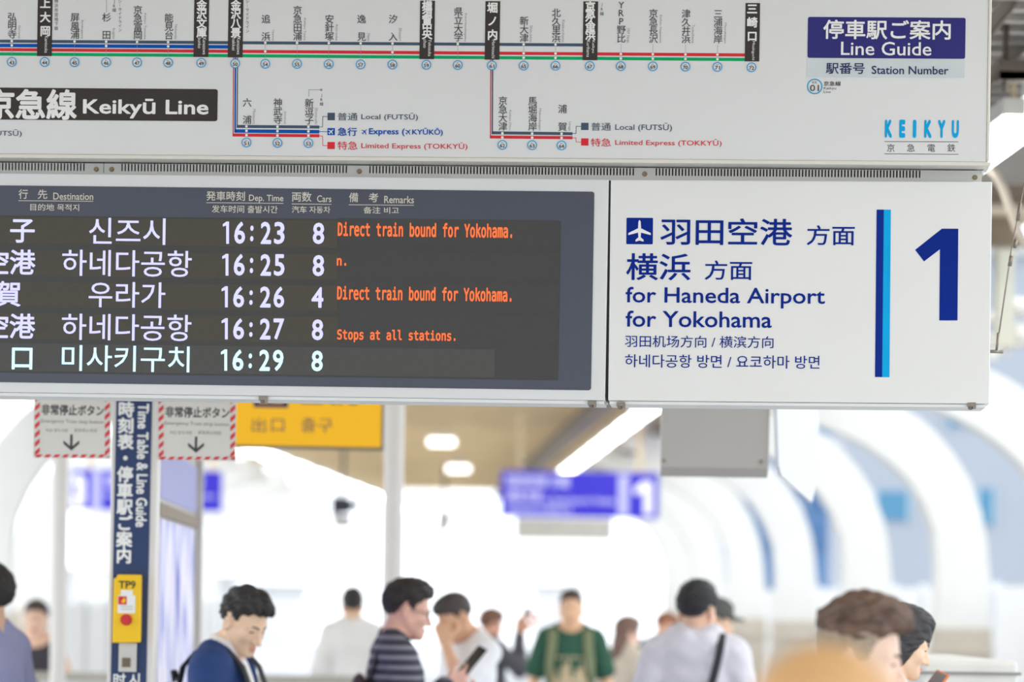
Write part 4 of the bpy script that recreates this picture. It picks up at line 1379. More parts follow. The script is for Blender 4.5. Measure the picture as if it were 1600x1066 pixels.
def np_mesh(name, V, F, mats, parent, fmat=None, label=None):
    me = bpy.data.meshes.new(name)
    me.vertices.add(len(V)); me.vertices.foreach_set('co', np.ascontiguousarray(V, np.float32).ravel())
    me.loops.add(F.size); me.loops.foreach_set('vertex_index', F.astype(np.int32).ravel())
    me.polygons.add(len(F))
    me.polygons.foreach_set('loop_start', np.arange(0, F.size, 4, dtype=np.int32))
    me.polygons.foreach_set('loop_total', np.full(len(F), 4, np.int32))
    me.polygons.foreach_set('use_smooth', np.ones(len(F), bool))
    for m in mats:
        me.materials.append(m)
    if fmat is not None:
        me.polygons.foreach_set('material_index', fmat.astype(np.int32))
    me.update(calc_edges=True)
    me.validate()
    o = link(name, me, parent)
    if label:
        o['label'] = label
    return o


def rot(axis, a):
    return np.array(Matrix.Rotation(a, 3, axis))


class Head:
    def __init__(self, piv, yaw, pitch, roll=0.0, s=1.0):
        self.piv, self.s = np.array(piv, float), s
        self.R = rot('Z', math.radians(yaw)) @ rot('X', -math.radians(pitch)) @ rot('Y', math.radians(roll))

    def w(self, p):
        return self.piv + self.R @ (np.array(p, float) * self.s)

    def loc(self, X, Y, Z):
        x, y, z = X - self.piv[0], Y - self.piv[1], Z - self.piv[2]
        R = self.R
        return [(x * R[0, i] + y * R[1, i] + z * R[2, i]) / self.s for i in range(3)]

    def fn(self, f):
        return lambda X, Y, Z: f(*self.loc(X, Y, Z)) * self.s

    def vol(self, V, f, k=0.02, ext=0.30):
        c = self.w((0, 0, 0.05))
        V.add(self.fn(f), c - ext * self.s * 0.8, c + ext * self.s * 0.8, k)


def el(x, y, z, c, r):
    a, b, d = (x - c[0]) / r[0], (y - c[1]) / r[1], (z - c[2]) / r[2]
    k0 = np.sqrt(a * a + b * b + d * d) + 1e-6
    k1 = np.sqrt((a / r[0]) ** 2 + (b / r[1]) ** 2 + (d / r[2]) ** 2) + 1e-6
    return k0 * (k0 - 1) / k1


def cp(x, y, z, p, q, r0, r1=None):
    r1 = r0 if r1 is None else r1
    d = (q[0] - p[0], q[1] - p[1], q[2] - p[2])
    L = d[0] ** 2 + d[1] ** 2 + d[2] ** 2 + 1e-9
    t = np.clip(((x - p[0]) * d[0] + (y - p[1]) * d[1] + (z - p[2]) * d[2]) / L, 0, 1)
    return np.sqrt((x - p[0] - t * d[0]) ** 2 + (y - p[1] - t * d[1]) ** 2 + (z - p[2] - t * d[2]) ** 2) - (r0 + (r1 - r0) * t)


def face(x, y, z):
    ax = np.abs(x)
    d = el(x, y, z, (0, -0.004, 0.112), (0.076, 0.094, 0.086))
    d = smin(d, el(x, y, z, (0, 0.040, 0.050), (0.060, 0.058, 0.086)), 0.03)
    d = smin(d, cp(ax, y, z, (0.052, 0.01, 0.025), (0.016, 0.078, -0.022), 0.020, 0.017), 0.03)
    d = smin(d, el(x, y, z, (0, 0.083, -0.020), (0.022, 0.018, 0.017)), 0.02)
    d = smin(d, cp(ax, y, z, (0.010, 0.088, 0.088), (0.046, 0.070, 0.088), 0.010), 0.015)
    d = smin(d, el(ax, y, z, (0.043, 0.063, 0.045), (0.022, 0.022, 0.022)), 0.02)
    d = np.maximum(d, -el(ax, y, z, (0.031, 0.105, 0.072), (0.017, 0.016, 0.010)))
    d = smin(d, el(ax, y, z, (0.031, 0.078, 0.071), (0.0145, 0.0125, 0.0115)), 0.004)
    d = smin(d, cp(x, y, z, (0, 0.094, 0.078), (0, 0.117, 0.036), 0.007, 0.0115), 0.012)
    d = smin(d, el(ax, y, z, (0.012, 0.103, 0.033), (0.009, 0.010, 0.008)), 0.008)
    d = smin(d, el(x, y, z, (0, 0.097, 0.0075), (0.021, 0.010, 0.0062)), 0.006)
    d = smin(d, el(x, y, z, (0, 0.095, -0.0040), (0.018, 0.010, 0.0062)), 0.006)
    e = el(ax, y, z, (0.077, -0.006, 0.060), (0.012, 0.020, 0.032))
    e = np.maximum(e, -el(ax, y, z, (0.090, -0.002, 0.062), (0.009, 0.011, 0.019)))
    return smin(d, e, 0.006)


HL = {   # hair line: lowest z of the hair for a position y front to back
    'short': ([-0.12, -0.085, -0.05, -0.028, -0.012, 0.012, 0.030, 0.045, 0.075, 0.11], [0.005, 0.010, 0.030, 0.075, 0.100, 0.070, 0.075, 0.118, 0.142, 0.148]),
    'fringe': ([-0.12, -0.085, -0.05, -0.028, -0.012, 0.012, 0.030, 0.045, 0.075, 0.13], [0.005, 0.010, 0.030, 0.075, 0.100, 0.060, 0.070, 0.105, 0.112, 0.116]),
    'bob': ([-0.12, -0.05, 0.0, 0.025, 0.045, 0.070, 0.13], [-0.045, -0.055, -0.030, 0.0, 0.060, 0.100, 0.104]),
    'long': ([-0.16, -0.05, 0.0, 0.03, 0.05, 0.08, 0.13], [-0.20, -0.20, -0.16, -0.08, 0.06, 0.12, 0.125]),
    'tied': ([-0.12, -0.085, -0.03, 0.0, 0.030, 0.05, 0.075, 0.12], [0.03, 0.035, 0.055, 0.085, 0.09, 0.122, 0.14, 0.145]),
    'fade': ([-0.13, -0.10, -0.05, 0.03, 0.05, 0.075, 0.11], [0.130, 0.122, 0.112, 0.110, 0.128, 0.146, 0.152]),
    'crop': ([-0.12, -0.085, -0.05, -0.028, -0.012, 0.012, 0.030, 0.045, 0.075, 0.11], [0.005, 0.010, 0.030, 0.075, 0.100, 0.085, 0.105, 0.130, 0.150, 0.155]),
}


def hair_fn(style, vol=0.016, top=0.0, noise=0.006, seed=0.0, front=0.0):
    xs, zs = HL[style]

    def f(x, y, z):
        d = el(x, y, z, (0, -0.006, 0.112), (0.076 + vol * 0.8, 0.094 + vol, 0.086 + vol * 0.9))
        if top:
            d = smin(d, el(x, y, z, (0, 0.02 + front * 0.3, 0.165), (0.066, 0.082 + front, 0.040 + top)), 0.02)
        if style in ('bob',):
            d = smin(d, el(x, y, z, (0, -0.012, 0.04), (0.088, 0.092, 0.09)), 0.03)
        if style == 'long':
            d = smin(d, el(x, y, z, (0, -0.045, -0.04), (0.085, 0.065, 0.16)), 0.04)
        a = np.arctan2(x, z - 0.08)
        n = np.sin(a * 17 + y * 40 + seed) * np.sin(y * 95 + a * 5 + seed * 2) + 0.6 * np.sin(a * 31 + 3 * seed + y * 130) * np.sin(z * 120 + seed)
        d = d + noise * n * 0.6
        taper = style not in ('bob', 'long')
        g = np.interp(np.broadcast_to(y, np.broadcast_shapes(x.shape, y.shape, z.shape)).ravel(), xs, zs).reshape(np.broadcast_shapes(x.shape, y.shape, z.shape))
        g = g + 0.006 * np.sin(x * 230 + seed) * (y > 0.04) + 0.05 * np.clip(np.abs(x) - 0.05, 0, 1) * (y > 0.04)
        if taper:
            d = d + (vol + 0.004) * 0.85 * (1 - np.clip((z - g) / 0.05, 0, 1)) ** 1.5 * (y < 0.045)
        return np.maximum(d, (g - z) * 0.75)
    return f


def hand(V, w, d, n, side, curl=0.5, s=1.0, thumb=0.5, spread=1.0):
    """palm and five fingers; w wrist, d pointing direction, n palm normal (towards what is held), side = +1 thumb to d x n"""
    w = np.array(w, float); d = np.array(d, float); d /= np.linalg.norm(d)
    n = np.array(n, float); n -= d * (n @ d); n /= np.linalg.norm(n)
    t = np.cross(d, n) * side
    lens = [(0.040, 0.024, 0.019), (0.044, 0.028, 0.021), (0.041, 0.026, 0.020), (0.033, 0.019, 0.017)]
    for i, off in enumerate((0.030, 0.010, -0.010, -0.029)):
        kn = w + s * (d * (0.088 - 0.006 * abs(i - 1)) + t * off)
        V.cap(w + s * (t * off * 0.55 + d * 0.01), kn, 0.0135 * s, 0.0115 * s, 0.010)
        p, a = kn, 0.15
        for j, L in enumerate(lens[i]):
            a += curl * (0.9, 1.1, 0.7)[j] * (1 + 0.12 * i)
            dd = d * math.cos(a) + n * math.sin(a) + t * off * 1.5 * spread * (1 - j * 0.4)
            dd /= np.linalg.norm(dd)
            q = p + dd * L * s
            V.cap(p, q, (0.0098 - 0.0010 * j) * s, (0.0090 - 0.0010 * j) * s, 0.003)
            p = q
    b = w + s * (d * 0.022 + t * 0.024)
    p = b
    for j, L in enumerate((0.042, 0.032, 0.026)):
        a = 0.25 + thumb * 0.4 * j
        dd = d * (0.75 - 0.05 * j) + t * (0.75 - 0.35 * j) + n * (0.25 + a * thumb)
        dd /= np.linalg.norm(dd)
        q = p + dd * L * s
        V.cap(p, q, (0.0140 - 0.0022 * j) * s, (0.0120 - 0.0020 * j) * s, 0.006)
        p = q


REST = {1: ((0.245, -0.03, 1.12), (0.255, 0.06, 0.90), (0.02, 0.15, -1), (-1, 0.1, 0)),
        -1: ((-0.245, -0.03, 1.12), (-0.255, 0.06, 0.90), (-0.02, 0.15, -1), (1, 0.1, 0))}
skin_cache = {}


def cloth_noise(X, Y, Z, amp, seed):
    return amp * (np.sin(X * 31 + Z * 23 + seed) * np.sin(Y * 27 - Z * 37 + seed * 1.7) + 0.6 * np.sin(Z * 61 + X * 22 + seed * 3) * np.sin(X * 45 + Y * 38))


def person(px, top, d, yaw, label, skin, hair_col, style='short', H=None, head=(0, 10, 0), arms=None, h=0.007, sx=1.0,
           shirt=None, jacket=None, trousers=(60, 62, 70), vol=0.016, topv=0.012, front=0.0, hnoise=0.006, lean=0.0, name='person',
           brows=True, collar=False, hood=False, curls=None, seed=1.0, lips=(186, 108, 98), neck_f=0.0, fade=None, print_=None, hands_free=0.35):
    pt = P(px, top, d)
    Ht = pt.z
    sc = Ht / 1.715
    hv = h / sc
    # the head's top is not over the feet when it bows or leans: shift so that it lands where the photo has it
    hy, hp, hr = head
    piv = np.array((0, -0.012 + neck_f + math.sin(lean) * 0.45, 1.505))
    hd = Head(piv, hy, hp, hr, 1.0)
    probe = hd.w((0, 0, 0.15))
    A = dict(REST)
    if arms:
        A.update(arms)
    ln = lambda p: (p[0], p[1] + math.tan(lean) * max(0, p[2] - 0.95), p[2])
    V = Vol((-0.42, -0.36, -0.02), (0.42, 0.62, 1.85), hv)
    V.ell((0, -0.005, 0.93), (0.165 * sx, 0.112, 0.125), 0.04)
    V.ell(ln((0, 0.0, 1.09)), (0.145 * sx, 0.102, 0.16), 0.05)
    V.ell(ln((0, -0.008, 1.27)), (0.163 * sx, 0.112, 0.17), 0.05)
    V.cap(ln((-0.150 * sx, -0.015, 1.385)), ln((0.150 * sx, -0.015, 1.385)), 0.056, k=0.05)
    for s in (-1, 1):
        V.cap(ln((s * 0.13 * sx, -0.025, 1.395)), ln((s * 0.03, -0.02, 1.475)), 0.048, 0.042, 0.04)
    nb, nt_ = np.array(ln((0, -0.018, 1.40))), hd.w((0, -0.012, 0.03))
    V.cap(nb, nt_, 0.060, 0.054, 0.025)
    hd.vol(V, face, 0.018)
    for s in (-1, 1):
        el_, wr, hdir, pn = A[s]
        sh = ln((s * 0.172 * sx, -0.015, 1.375))
        V.cap(sh, el_, 0.050, 0.040, 0.03)
        V.cap(el_, wr, 0.041, 0.027, 0.015)
        cu = (curls or {}).get(s, hands_free)
        # thumb side: forwards for hanging hands
        dv, nv = np.array(hdir, float), np.array(pn, float)
        tside = np.cross(dv, nv - dv * (nv @ dv) / (dv @ dv))
        want = np.array((0, 1, 0)) if s not in (arms or {}) else np.array((0, 0, 1))
        hand(V, wr, hdir, pn, 1 if tside @ want > 0 else -1, cu, 0.98 * max(1.0, hv / 0.0062))
        V.cap((s * 0.088, 0, 0.88), (s * 0.092, 0.01, 0.48), 0.083, 0.052, 0.03)
        V.cap((s * 0.092, 0.005, 0.48), (s * 0.095, -0.015, 0.09), 0.054, 0.036, 0.02)
        V.cap((s * 0.095, -0.035, 0.045), (s * 0.105, 0.14, 0.03), 0.040, 0.030, 0.02)
    M = (Matrix.Translation(Vector((pt.x, pt.y, 0))) @ Matrix.Rotation(math.radians(yaw), 4, 'Z') @ Matrix.Scale(sc, 4)
         @ Matrix.Translation(Vector((-probe[0], -probe[1], 0))))
    root = empty(name, M, label, 'person')
    v, f = V.mesh()
    sk = mat('skin_%d_%d_%d' % skin, tuple(min(255, int(c + (255 - c) * 0.16)) for c in skin), 0.5, var=0.05, scale=14, spec=0.35)
    lp = mat('lips_%d_%d_%d' % lips, lips, 0.45)
    cen = v[f].mean(1)
    lc = np.stack(hd.loc(cen[:, 0], cen[:, 1], cen[:, 2]), 1)
    lq = lambda z0, rx, rz: ((lc[:, 0] / rx) ** 2 + ((lc[:, 1] - 0.098) / 0.014) ** 2 + ((lc[:, 2] - z0) / rz) ** 2) < 1
    fm = (lq(0.0075, 0.021, 0.0075) | lq(-0.004, 0.018, 0.007)).astype(int)
    mats_ = [sk, lp]
    if fade:
        xs, zs = HL['short']
        g = np.interp(lc[:, 1], xs, zs)
        fm[(lc[:, 2] > g) & (np.linalg.norm(lc - np.array((0, 0, 0.11)), axis=1) < 0.13)] = 2
        mats_.append(mat('stubble_%d_%d_%d' % fade, fade, 0.8, var=0.15, scale=60))
    np_mesh('body', v, f, mats_, root, fm)

    def top_layer(nm, m, th, sleeves, neck, zlow, opening=False, hooded=False, stand=False):
        Vc = Vol((-0.46, -0.42, 0.70), (0.46, 0.60, 1.62), hv * 1.1)
        Vc.ell((0, -0.005, 0.95), (0.165 * sx + th, 0.112 + th, 0.15), 0.04)
        Vc.ell(ln((0, 0.0, 1.09)), (0.148 * sx + th * 1.6, 0.104 + th * 1.5, 0.17), 0.05)
        Vc.ell(ln((0, -0.008, 1.27)), (0.163 * sx + th, 0.112 + th, 0.17 + th), 0.05)
        Vc.cap(ln((-0.150 * sx, -0.015, 1.385)), ln((0.150 * sx, -0.015, 1.385)), 0.056 + th, k=0.05)
        for s in (-1, 1):
            Vc.cap(ln((s * 0.13 * sx, -0.025, 1.395)), ln((s * 0.03, -0.02, 1.475)), 0.048 + th, 0.042 + th * 0.8, 0.04)
            el_, wr, _, _ = A[s]
            sh = np.array(ln((s * 0.172 * sx, -0.015, 1.375)))
            e, w = np.array(el_), np.array(wr)
            if sleeves == 'long':
                Vc.cap(sh, e, 0.050 + th * 1.3, 0.043 + th * 1.3, 0.03)
                Vc.cap(e, e + (w - e) * 0.93, 0.044 + th * 1.3, 0.031 + th, 0.02)
            elif sleeves == 'short':
                Vc.cap(sh, sh + (e - sh) * 0.78, 0.052 + th * 1.3, 0.055 + th * 1.6, 0.03)
        if hooded:
            Vc.ell(ln((0, -0.105, 1.40)), (0.135, 0.055, 0.085), 0.03)
            Vc.cap(ln((-0.085, -0.04, 1.475)), ln((-0.05, -0.11, 1.45)), 0.035, 0.035, 0.03)
            Vc.cap(ln((0.085, -0.04, 1.475)), ln((0.05, -0.11, 1.45)), 0.035, 0.035, 0.03)
            Vc.cap(ln((-0.085, -0.04, 1.475)), ln((-0.04, 0.085, 1.40)), 0.033, 0.028, 0.03)
            Vc.cap(ln((0.085, -0.04, 1.475)), ln((0.04, 0.085, 1.40)), 0.033, 0.028, 0.03)
        if stand:
            axis = (nt_ - nb) / np.linalg.norm(nt_ - nb)
            Vc.cap(nb + axis * 0.03, nb + axis * 0.100, 0.074, 0.069, 0.012)
        s_ = (slice(None),) * 3
        X, Y, Z = Vc.grid(s_)
        Vc.a += cloth_noise(X, Y, Z, 0.0022 if th < 0.02 else 0.003, seed).astype(np.float32)
        c = np.array(ln((0, 0.02, 1.50)))
        if neck == 'crew':
            Vc.cut(lambda X, Y, Z: -np.sqrt(((X - c[0]) / 1.0) ** 2 + ((Y - c[1]) / 1.05) ** 2 + ((Z - c[2] - 0.005) / 0.95) ** 2) + 0.093)
        elif neck == 'wide':
            Vc.cut(lambda X, Y, Z: -np.sqrt(((X) / 1.15) ** 2 + ((Y - c[1] - 0.03) / 1.1) ** 2 + ((Z - c[2]) / 1.15) ** 2) + 0.115)
        elif neck == 'collar':
            Vc.cut(lambda X, Y, Z: (np.abs(X) - 0.022 - 0.14 * (1.52 - Z)) * -0.8 * (1) if False else np.minimum(Z - 1.42, np.minimum(0.035 - np.abs(X) + 0.0 * Z, Y - 0.03)) * 0.9)
            ax_ = (nt_ - nb) / np.linalg.norm(nt_ - nb)
            q0 = nb
            Vc.cut(lambda X, Y, Z: (X - q0[0]) * ax_[0] + (Y - q0[1]) * ax_[1] + (Z - q0[2]) * ax_[2] - 0.105)
        elif neck == 'jacket':
            Vc.cut(lambda X, Y, Z: np.minimum(np.minimum(0.022 + 0.20 * np.clip(Z - 1.12, 0, 1) - np.abs(X), Y), Z - 1.12) * 0.8)
            Vc.cut(lambda X, Y, Z: -np.sqrt((X / 1.05) ** 2 + ((Y - c[1] + 0.01) / 1.1) ** 2 + ((Z - c[2] - 0.025)) ** 2) + 0.108)
        Vc.cut(lambda X, Y, Z: zlow - Z + 0 * X + 0 * Y)
        cv, cf = Vc.mesh()
        ms, fmx = [m], None
        if print_ and nm == 'shirt':
            cc = cv[cf].mean(1)
            fmx = print_[1](cc).astype(int)
            ms.append(print_[0])
        np_mesh(nm, cv, cf, ms, root, fmx)

    if shirt:
        top_layer('shirt', shirt[0], shirt[3] if len(shirt) > 3 else 0.010, shirt[1], shirt[2], 0.84, hooded=hood, stand=collar)
    if jacket:
        top_layer('jacket', jacket, 0.024, 'long', 'jacket', 0.78)
    Vt = Vol((-0.3, -0.25, 0.03), (0.3, 0.25, 1.06), hv * 1.5)
    Vt.ell((0, -0.005, 0.93), (0.165 * sx + 0.006, 0.118, 0.125), 0.03)
    for s in (-1, 1):
        Vt.cap((s * 0.088, 0, 0.88), (s * 0.092, 0.01, 0.48), 0.093, 0.066, 0.02)
        Vt.cap((s * 0.092, 0.005, 0.48), (s * 0.095, -0.015, 0.08), 0.067, 0.056, 0.02)
    Vt.cut(lambda X, Y, Z: np.maximum(Z - 0.99, 0.06 - Z) + 0 * X + 0 * Y)
    tv, tf = Vt.mesh()
    np_mesh('trousers', tv, tf, [mat('trousers_%d_%d_%d' % trousers, trousers, 0.8, var=0.08, scale=20)], root)
    shoe = mat('shoe_dark', (46, 44, 44), 0.5)
    for s in (-1, 1):
        mb = MB()
        mb.ball((s * 0.102, 0.055, 0.032), (0.052, 0.145, 0.05), 16)
        mb.ball((s * 0.097, -0.03, 0.06), (0.047, 0.06, 0.055), 14)
        mk('shoe', mb, shoe, root, smooth=True)
    # hair
    if style:
        hh = min(hv * 0.8, 0.0065)
        c = hd.w((0, 0, 0.03))
        Vh = Vol(c - 0.30, c + 0.26, hh)
        hd.vol(Vh, hair_fn('fade' if fade else style, vol, topv, hnoise, seed, front), 0, 0.32)
        if style == 'tied':
            q = hd.w((0, -0.115, 0.09))
            Vh.ell(q, (0.04, 0.04, 0.045), 0.015)
        if fade:
            pass
        hvv, hf = Vh.mesh()
        hm = mat('hair_%d_%d_%d' % hair_col, hair_col, 0.55, var=0.5, scale=40, bump=0.6, spec=0.5, stretch=(1.5, 0.6, 1.5))
        np_mesh('hair', hvv, hf, [hm], root)
    if brows:
        eyem, browm = mat('eye_dark', (44, 34, 30), 0.3), mat('brow_dark', (52, 42, 38), 0.8)
        for s in (-1, 1):
            mb = MB()
            pts = [hd.w((s * x, y, z)) for x, y, z in ((0.012, 0.100, 0.0895), (0.025, 0.0955, 0.0945), (0.038, 0.086, 0.094), (0.048, 0.075, 0.089))]
            mb.tube(pts, 0.0032, 8); mk('eyebrow', mb, browm, root, smooth=True)
            mb = MB()
            pts = [hd.w((s * x, y, z)) for x, y, z in ((0.019, 0.0868, 0.0695), (0.026, 0.0905, 0.0715), (0.033, 0.0906, 0.0718), (0.043, 0.0835, 0.0700))]
            mb.tube(pts, 0.0030, 8); mk('eye', mb, eyem, root, smooth=True)
    root['sc'] = sc
    del root['sc']
    return dict(root=root, hd=hd, M=M, ln=ln, sc=sc, A=A)


def glasses(p, m, name='glasses'):
    hd = p['hd']
    mb = MB()
    for s in (-1, 1):
        ring = [hd.w((s * 0.032 + 0.022 * math.cos(t), 0.103 - 0.012 * abs(math.cos(t)) * (1 if s * math.cos(t) > 0 else 0), 0.070 + 0.017 * math.sin(t))) for t in np.linspace(0, 2 * math.pi, 21)]
        mb.tube(ring, 0.0014, 6)
        mb.tube([hd.w((s * 0.054, 0.095, 0.076)), hd.w((s * 0.078, 0.05, 0.078)), hd.w((s * 0.083, -0.01, 0.074)), hd.w((s * 0.081, -0.025, 0.055))], 0.0016, 6)
    mb.tube([hd.w((-0.010, 0.105, 0.074)), hd.w((0, 0.108, 0.077)), hd.w((0.010, 0.105, 0.074))], 0.0013, 6)
    o = mk(name, mb, m, p['root'], smooth=True)
    return o


def slab(name, c, R, w, l, t, mats, label, cat, screen=True):
    """a phone: c centre, R columns = width, length, thickness axes"""
    M = Matrix.Translation(Vector(c)) @ Matrix((tuple(R[0]), tuple(R[1]), tuple(R[2]))).transposed().to_4x4()
    root = empty(name, M, label, cat)
    mb = MB(); mb.box(-w / 2, w / 2, -l / 2, l / 2, -t / 2, t / 2); mk('case', mb, mats[0], root, bevel=0.003)
    mb = MB(); mb.box(-w / 2 + 0.004, w / 2 - 0.004, -l / 2 + 0.006, l / 2 - 0.006, t / 2 - 0.0002, t / 2 + 0.0006); mk('screen', mb, mats[1], root)
    return root


def to_w(p, q):
    return p['M'] @ Vector(q)


SK1, SK2, SK3 = (238, 196, 164), (224, 172, 136), (206, 150, 112)
BLK = (40, 36, 36)
white_sh = mat('shirt_white', (238, 236, 238), 0.8, var=0.02)
navy_suit = mat('suit_navy', (34, 62, 118), 0.75, var=0.06, scale=30)

# 1 edge of the picture, back of head
person(-20, 880, 14.5, 62, 'person with black hair and lavender grey shirt, half cut off at the left picture edge', SK2, BLK, head=(-6, 4, 0), h=0.008,
       shirt=(mat('shirt_lavender', (158, 160, 198), 0.8, var=0.03), 'long', 'crew', 0.014), vol=0.022, topv=0.014, brows=False, seed=2)
# 2 woman in black top
person(57, 937, 24, 172, 'woman in a black sleeveless top with tied dark hair, behind the slim round post', (226, 178, 148), (62, 48, 44), style='tied', head=(0, 4, 0), h=0.009, sx=0.86,
       shirt=(mat('top_black', (64, 58, 66), 0.8), 'none', 'wide', 0.010), trousers=(90, 84, 92), seed=3, topv=0.004)
# 3 man in navy suit
suit = person(391, 912, 13.8, -104, 'man in a navy suit and white shirt with black backpack, head bowed to the right', (236, 192, 158), (44, 40, 40), style='short', head=(-26, 28, 0), h=0.0052,
              shirt=(white_sh, 'long', 'collar', 0.010), jacket=navy_suit, trousers=(36, 50, 92), collar=True, vol=0.013, topv=0.012, front=0.006, hnoise=0.012, seed=5, neck_f=0.05, lips=(216, 152, 134),
              arms={1: ((0.25, 0.0, 1.12), (0.16, 0.22, 1.06), (-0.4, 1, 0.1), (-1, -0.2, 0.2)), -1: ((-0.25, 0.0, 1.12), (-0.14, 0.22, 1.06), (0.4, 1, 0.1), (1, -0.2, 0.2))}, curls={1: 0.6, -1: 0.6})
bk = empty('backpack', suit['M'], 'black backpack on the back of the man in the navy suit', 'backpack')
bkm = mat('backpack_black', (52, 50, 52), 0.7, var=0.1, scale=40)
Vb = Vol((-0.3, -0.5, 0.7), (0.3, 0.0, 1.5), 0.008)
Vb.ell((0, -0.235, 1.10), (0.155, 0.085, 0.225), 0.02)
Vb.ell((0, -0.265, 1.02), (0.13, 0.085, 0.13), 0.03)
Vb.cut(lambda X, Y, Z: Y + 0.145 + 0 * X + 0 * Z)
v_, f_ = Vb.mesh()
np_mesh('bag_body', v_, f_, [bkm], bk)
for s in (1, -1):
    mb = MB()
    pts = [(s * 0.085, -0.165, 1.30), (s * 0.095, -0.145, 1.39), (s * 0.105, -0.09, 1.448), (s * 0.110, -0.02, 1.468), (s * 0.112, 0.05, 1.447), (s * 0.113, 0.10, 1.395), (s * 0.112, 0.133, 1.31), (s * 0.12, 0.137, 1.20), (s * 0.15, 0.09, 1.08), (s * 0.17, -0.02, 1.0), (s * 0.12, -0.16, 0.97)]
    nn = [(0, -1, 0.3), (0, -0.8, 0.8), (0, -0.4, 1), (0, 0, 1), (0, 0.5, 0.9), (0, 0.9, 0.5), (0, 1, 0.1), (s * 0.3, 1, 0), (s, 0.6, 0), (s, 0, 0), (s * 0.5, -1, 0)]
    mb.tube(pts, 0.02, 10, flat=([Vector(q) for q in nn], 0.027, 0.008))
    mk('shoulder_strap', mb, bkm, bk, smooth=True)
mb = MB(); mb.tube([(-0.03, -0.20, 1.33), (-0.02, -0.21, 1.37), (0.02, -0.21, 1.37), (0.03, -0.20, 1.33)], 0.008, 8); mk('grab_handle', mb, bkm, bk, smooth=True)

# 4 white shirt, back view
person(551, 918, 27, 4, 'man in a white shirt seen from behind, far off left of the round white post', SK2, BLK, head=(0, 2, 0), h=0.009,
       shirt=(mat('shirt_offwhite', (232, 230, 228), 0.8), 'long', 'crew', 0.016), brows=False, seed=4)
# 5 glasses, striped sweater
knit = stripes('sweater_striped', (62, 62, 78), (142, 142, 156), 0.042, 0.62, 2, soft=0.06)
g5 = person(640, 903, 15.6, -82, 'man with glasses in a navy and grey striped sweater looking at a dark phone', (234, 176, 156), (46, 38, 40), head=(0, 12, 0), h=0.0058,
            shirt=(knit, 'long', 'crew', 0.014), trousers=(60, 56, 66), vol=0.013, topv=0.012, front=0.004, hnoise=0.007, seed=7, neck_f=0.03,
            arms={1: ((0.22, 0.06, 1.13), (0.10, 0.20, 1.265), (-0.25, 1, 0.35), (-1, -0.2, 0.3)), -1: ((-0.22, 0.06, 1.13), (-0.07, 0.25, 1.20), (0.4, 1, 0.3), (1, -0.2, 0.4))}, curls={1: 0.45, -1: 0.55})
glasses(g5, mat('glasses_frame', (70, 66, 76), 0.3, 0.5))
c5 = to_w(g5, (0.045, 0.310, 1.355))
zz = (g5['M'].to_3x3() @ Vector((0.3, -0.75, 0.6))).normalized()
yy_ = (g5['M'].to_3x3() @ Vector((0.0, 0.62, 0.78))).normalized()
yy_ = (yy_ - zz * yy_.dot(zz)).normalized()
xx_ = yy_.cross(zz)
slab('phone', c5, (xx_, yy_, zz), 0.082, 0.165, 0.010, (mat('phone_black', (44, 42, 46), 0.4), mat('screen_dark', (40, 42, 50), 0.15)), 'dark phone held up by the man in the striped sweater', 'phone')
bag = empty('shoulder_bag', g5['M'], 'dark brown bag on the back of the man in the striped sweater', 'bag')
mb = MB(); mb.ball((0.03, -0.165, 1.12), (0.13, 0.05, 0.19), 16); mk('bag_body', mb, mat('bag_maroon', (70, 54, 60), 0.7), bag, smooth=True)
mb = MB()
mb.tube([(0.09, -0.13, 1.28), (0.11, -0.1, 1.40), (0.115, -0.02, 1.474), (0.115, 0.055, 1.452)], 0.01, 8, flat=([Vector(q) for q in ((0, -1, 0), (0, -0.7, 0.7), (0, 0, 1), (0, 0.6, 0.8))], 0.018, 0.005))
mk('strap', mb, mat('bag_maroon', (0, 0, 0)), bag, smooth=True)
# 6 white T-shirt, hand to face
p6 = person(702, 920, 19, 118, 'man in a white T-shirt, head bent to a raised hand, beside the man with glasses', (216, 160, 122), (66, 58, 56), head=(0, 34, 0), h=0.0068, sx=1.08,
            shirt=(mat('tee_white', (240, 240, 244), 0.8, var=0.02), 'short', 'crew', 0.014), trousers=(90, 96, 120), vol=0.012, topv=0.004, seed=9, neck_f=0.05,
            arms={-1: ((-0.22, 0.17, 1.20), (-0.085, 0.185, 1.42), (0.25, 0.12, 1), (0.8, -0.5, 0.1))}, curls={-1: 0.55})
# 7 dark figure holding something up
p7 = person(770, 950, 27, -60, 'person in dark grey clothes raising a phone, behind the man in the white T-shirt', (222, 160, 130), (120, 84, 66), style='short', head=(0, 15, 0), h=0.009,
            shirt=(mat('coat_dark', (84, 82, 90), 0.8), 'long', 'crew', 0.018), seed=11, brows=False,
            arms={1: ((0.24, 0.14, 1.22), (0.10, 0.22, 1.50), (-0.1, 0.25, 1), (-0.2, 1, -0.2))}, curls={1: 0.6})
c7 = to_w(p7, (0.085, 0.28, 1.64))
R7 = p7['M'].to_3x3().normalized()
slab('phone', c7, (R7 @ Vector((1, 0, 0)), R7 @ Vector((0, 0.25, 1)).normalized(), R7 @ Vector((0, -1, 0.25)).normalized()), 0.075, 0.15, 0.010, (mat('phone_black', (0, 0, 0)), mat('screen_dark', (0, 0, 0))),
     'dark phone raised by the person in dark grey', 'phone')
# 8 green T-shirt
green_sh = mat('tee_green', (46, 90, 72), 0.8, var=0.05)
beige_pr = mat('print_beige', (196, 178, 146), 0.8, var=0.15, scale=30)


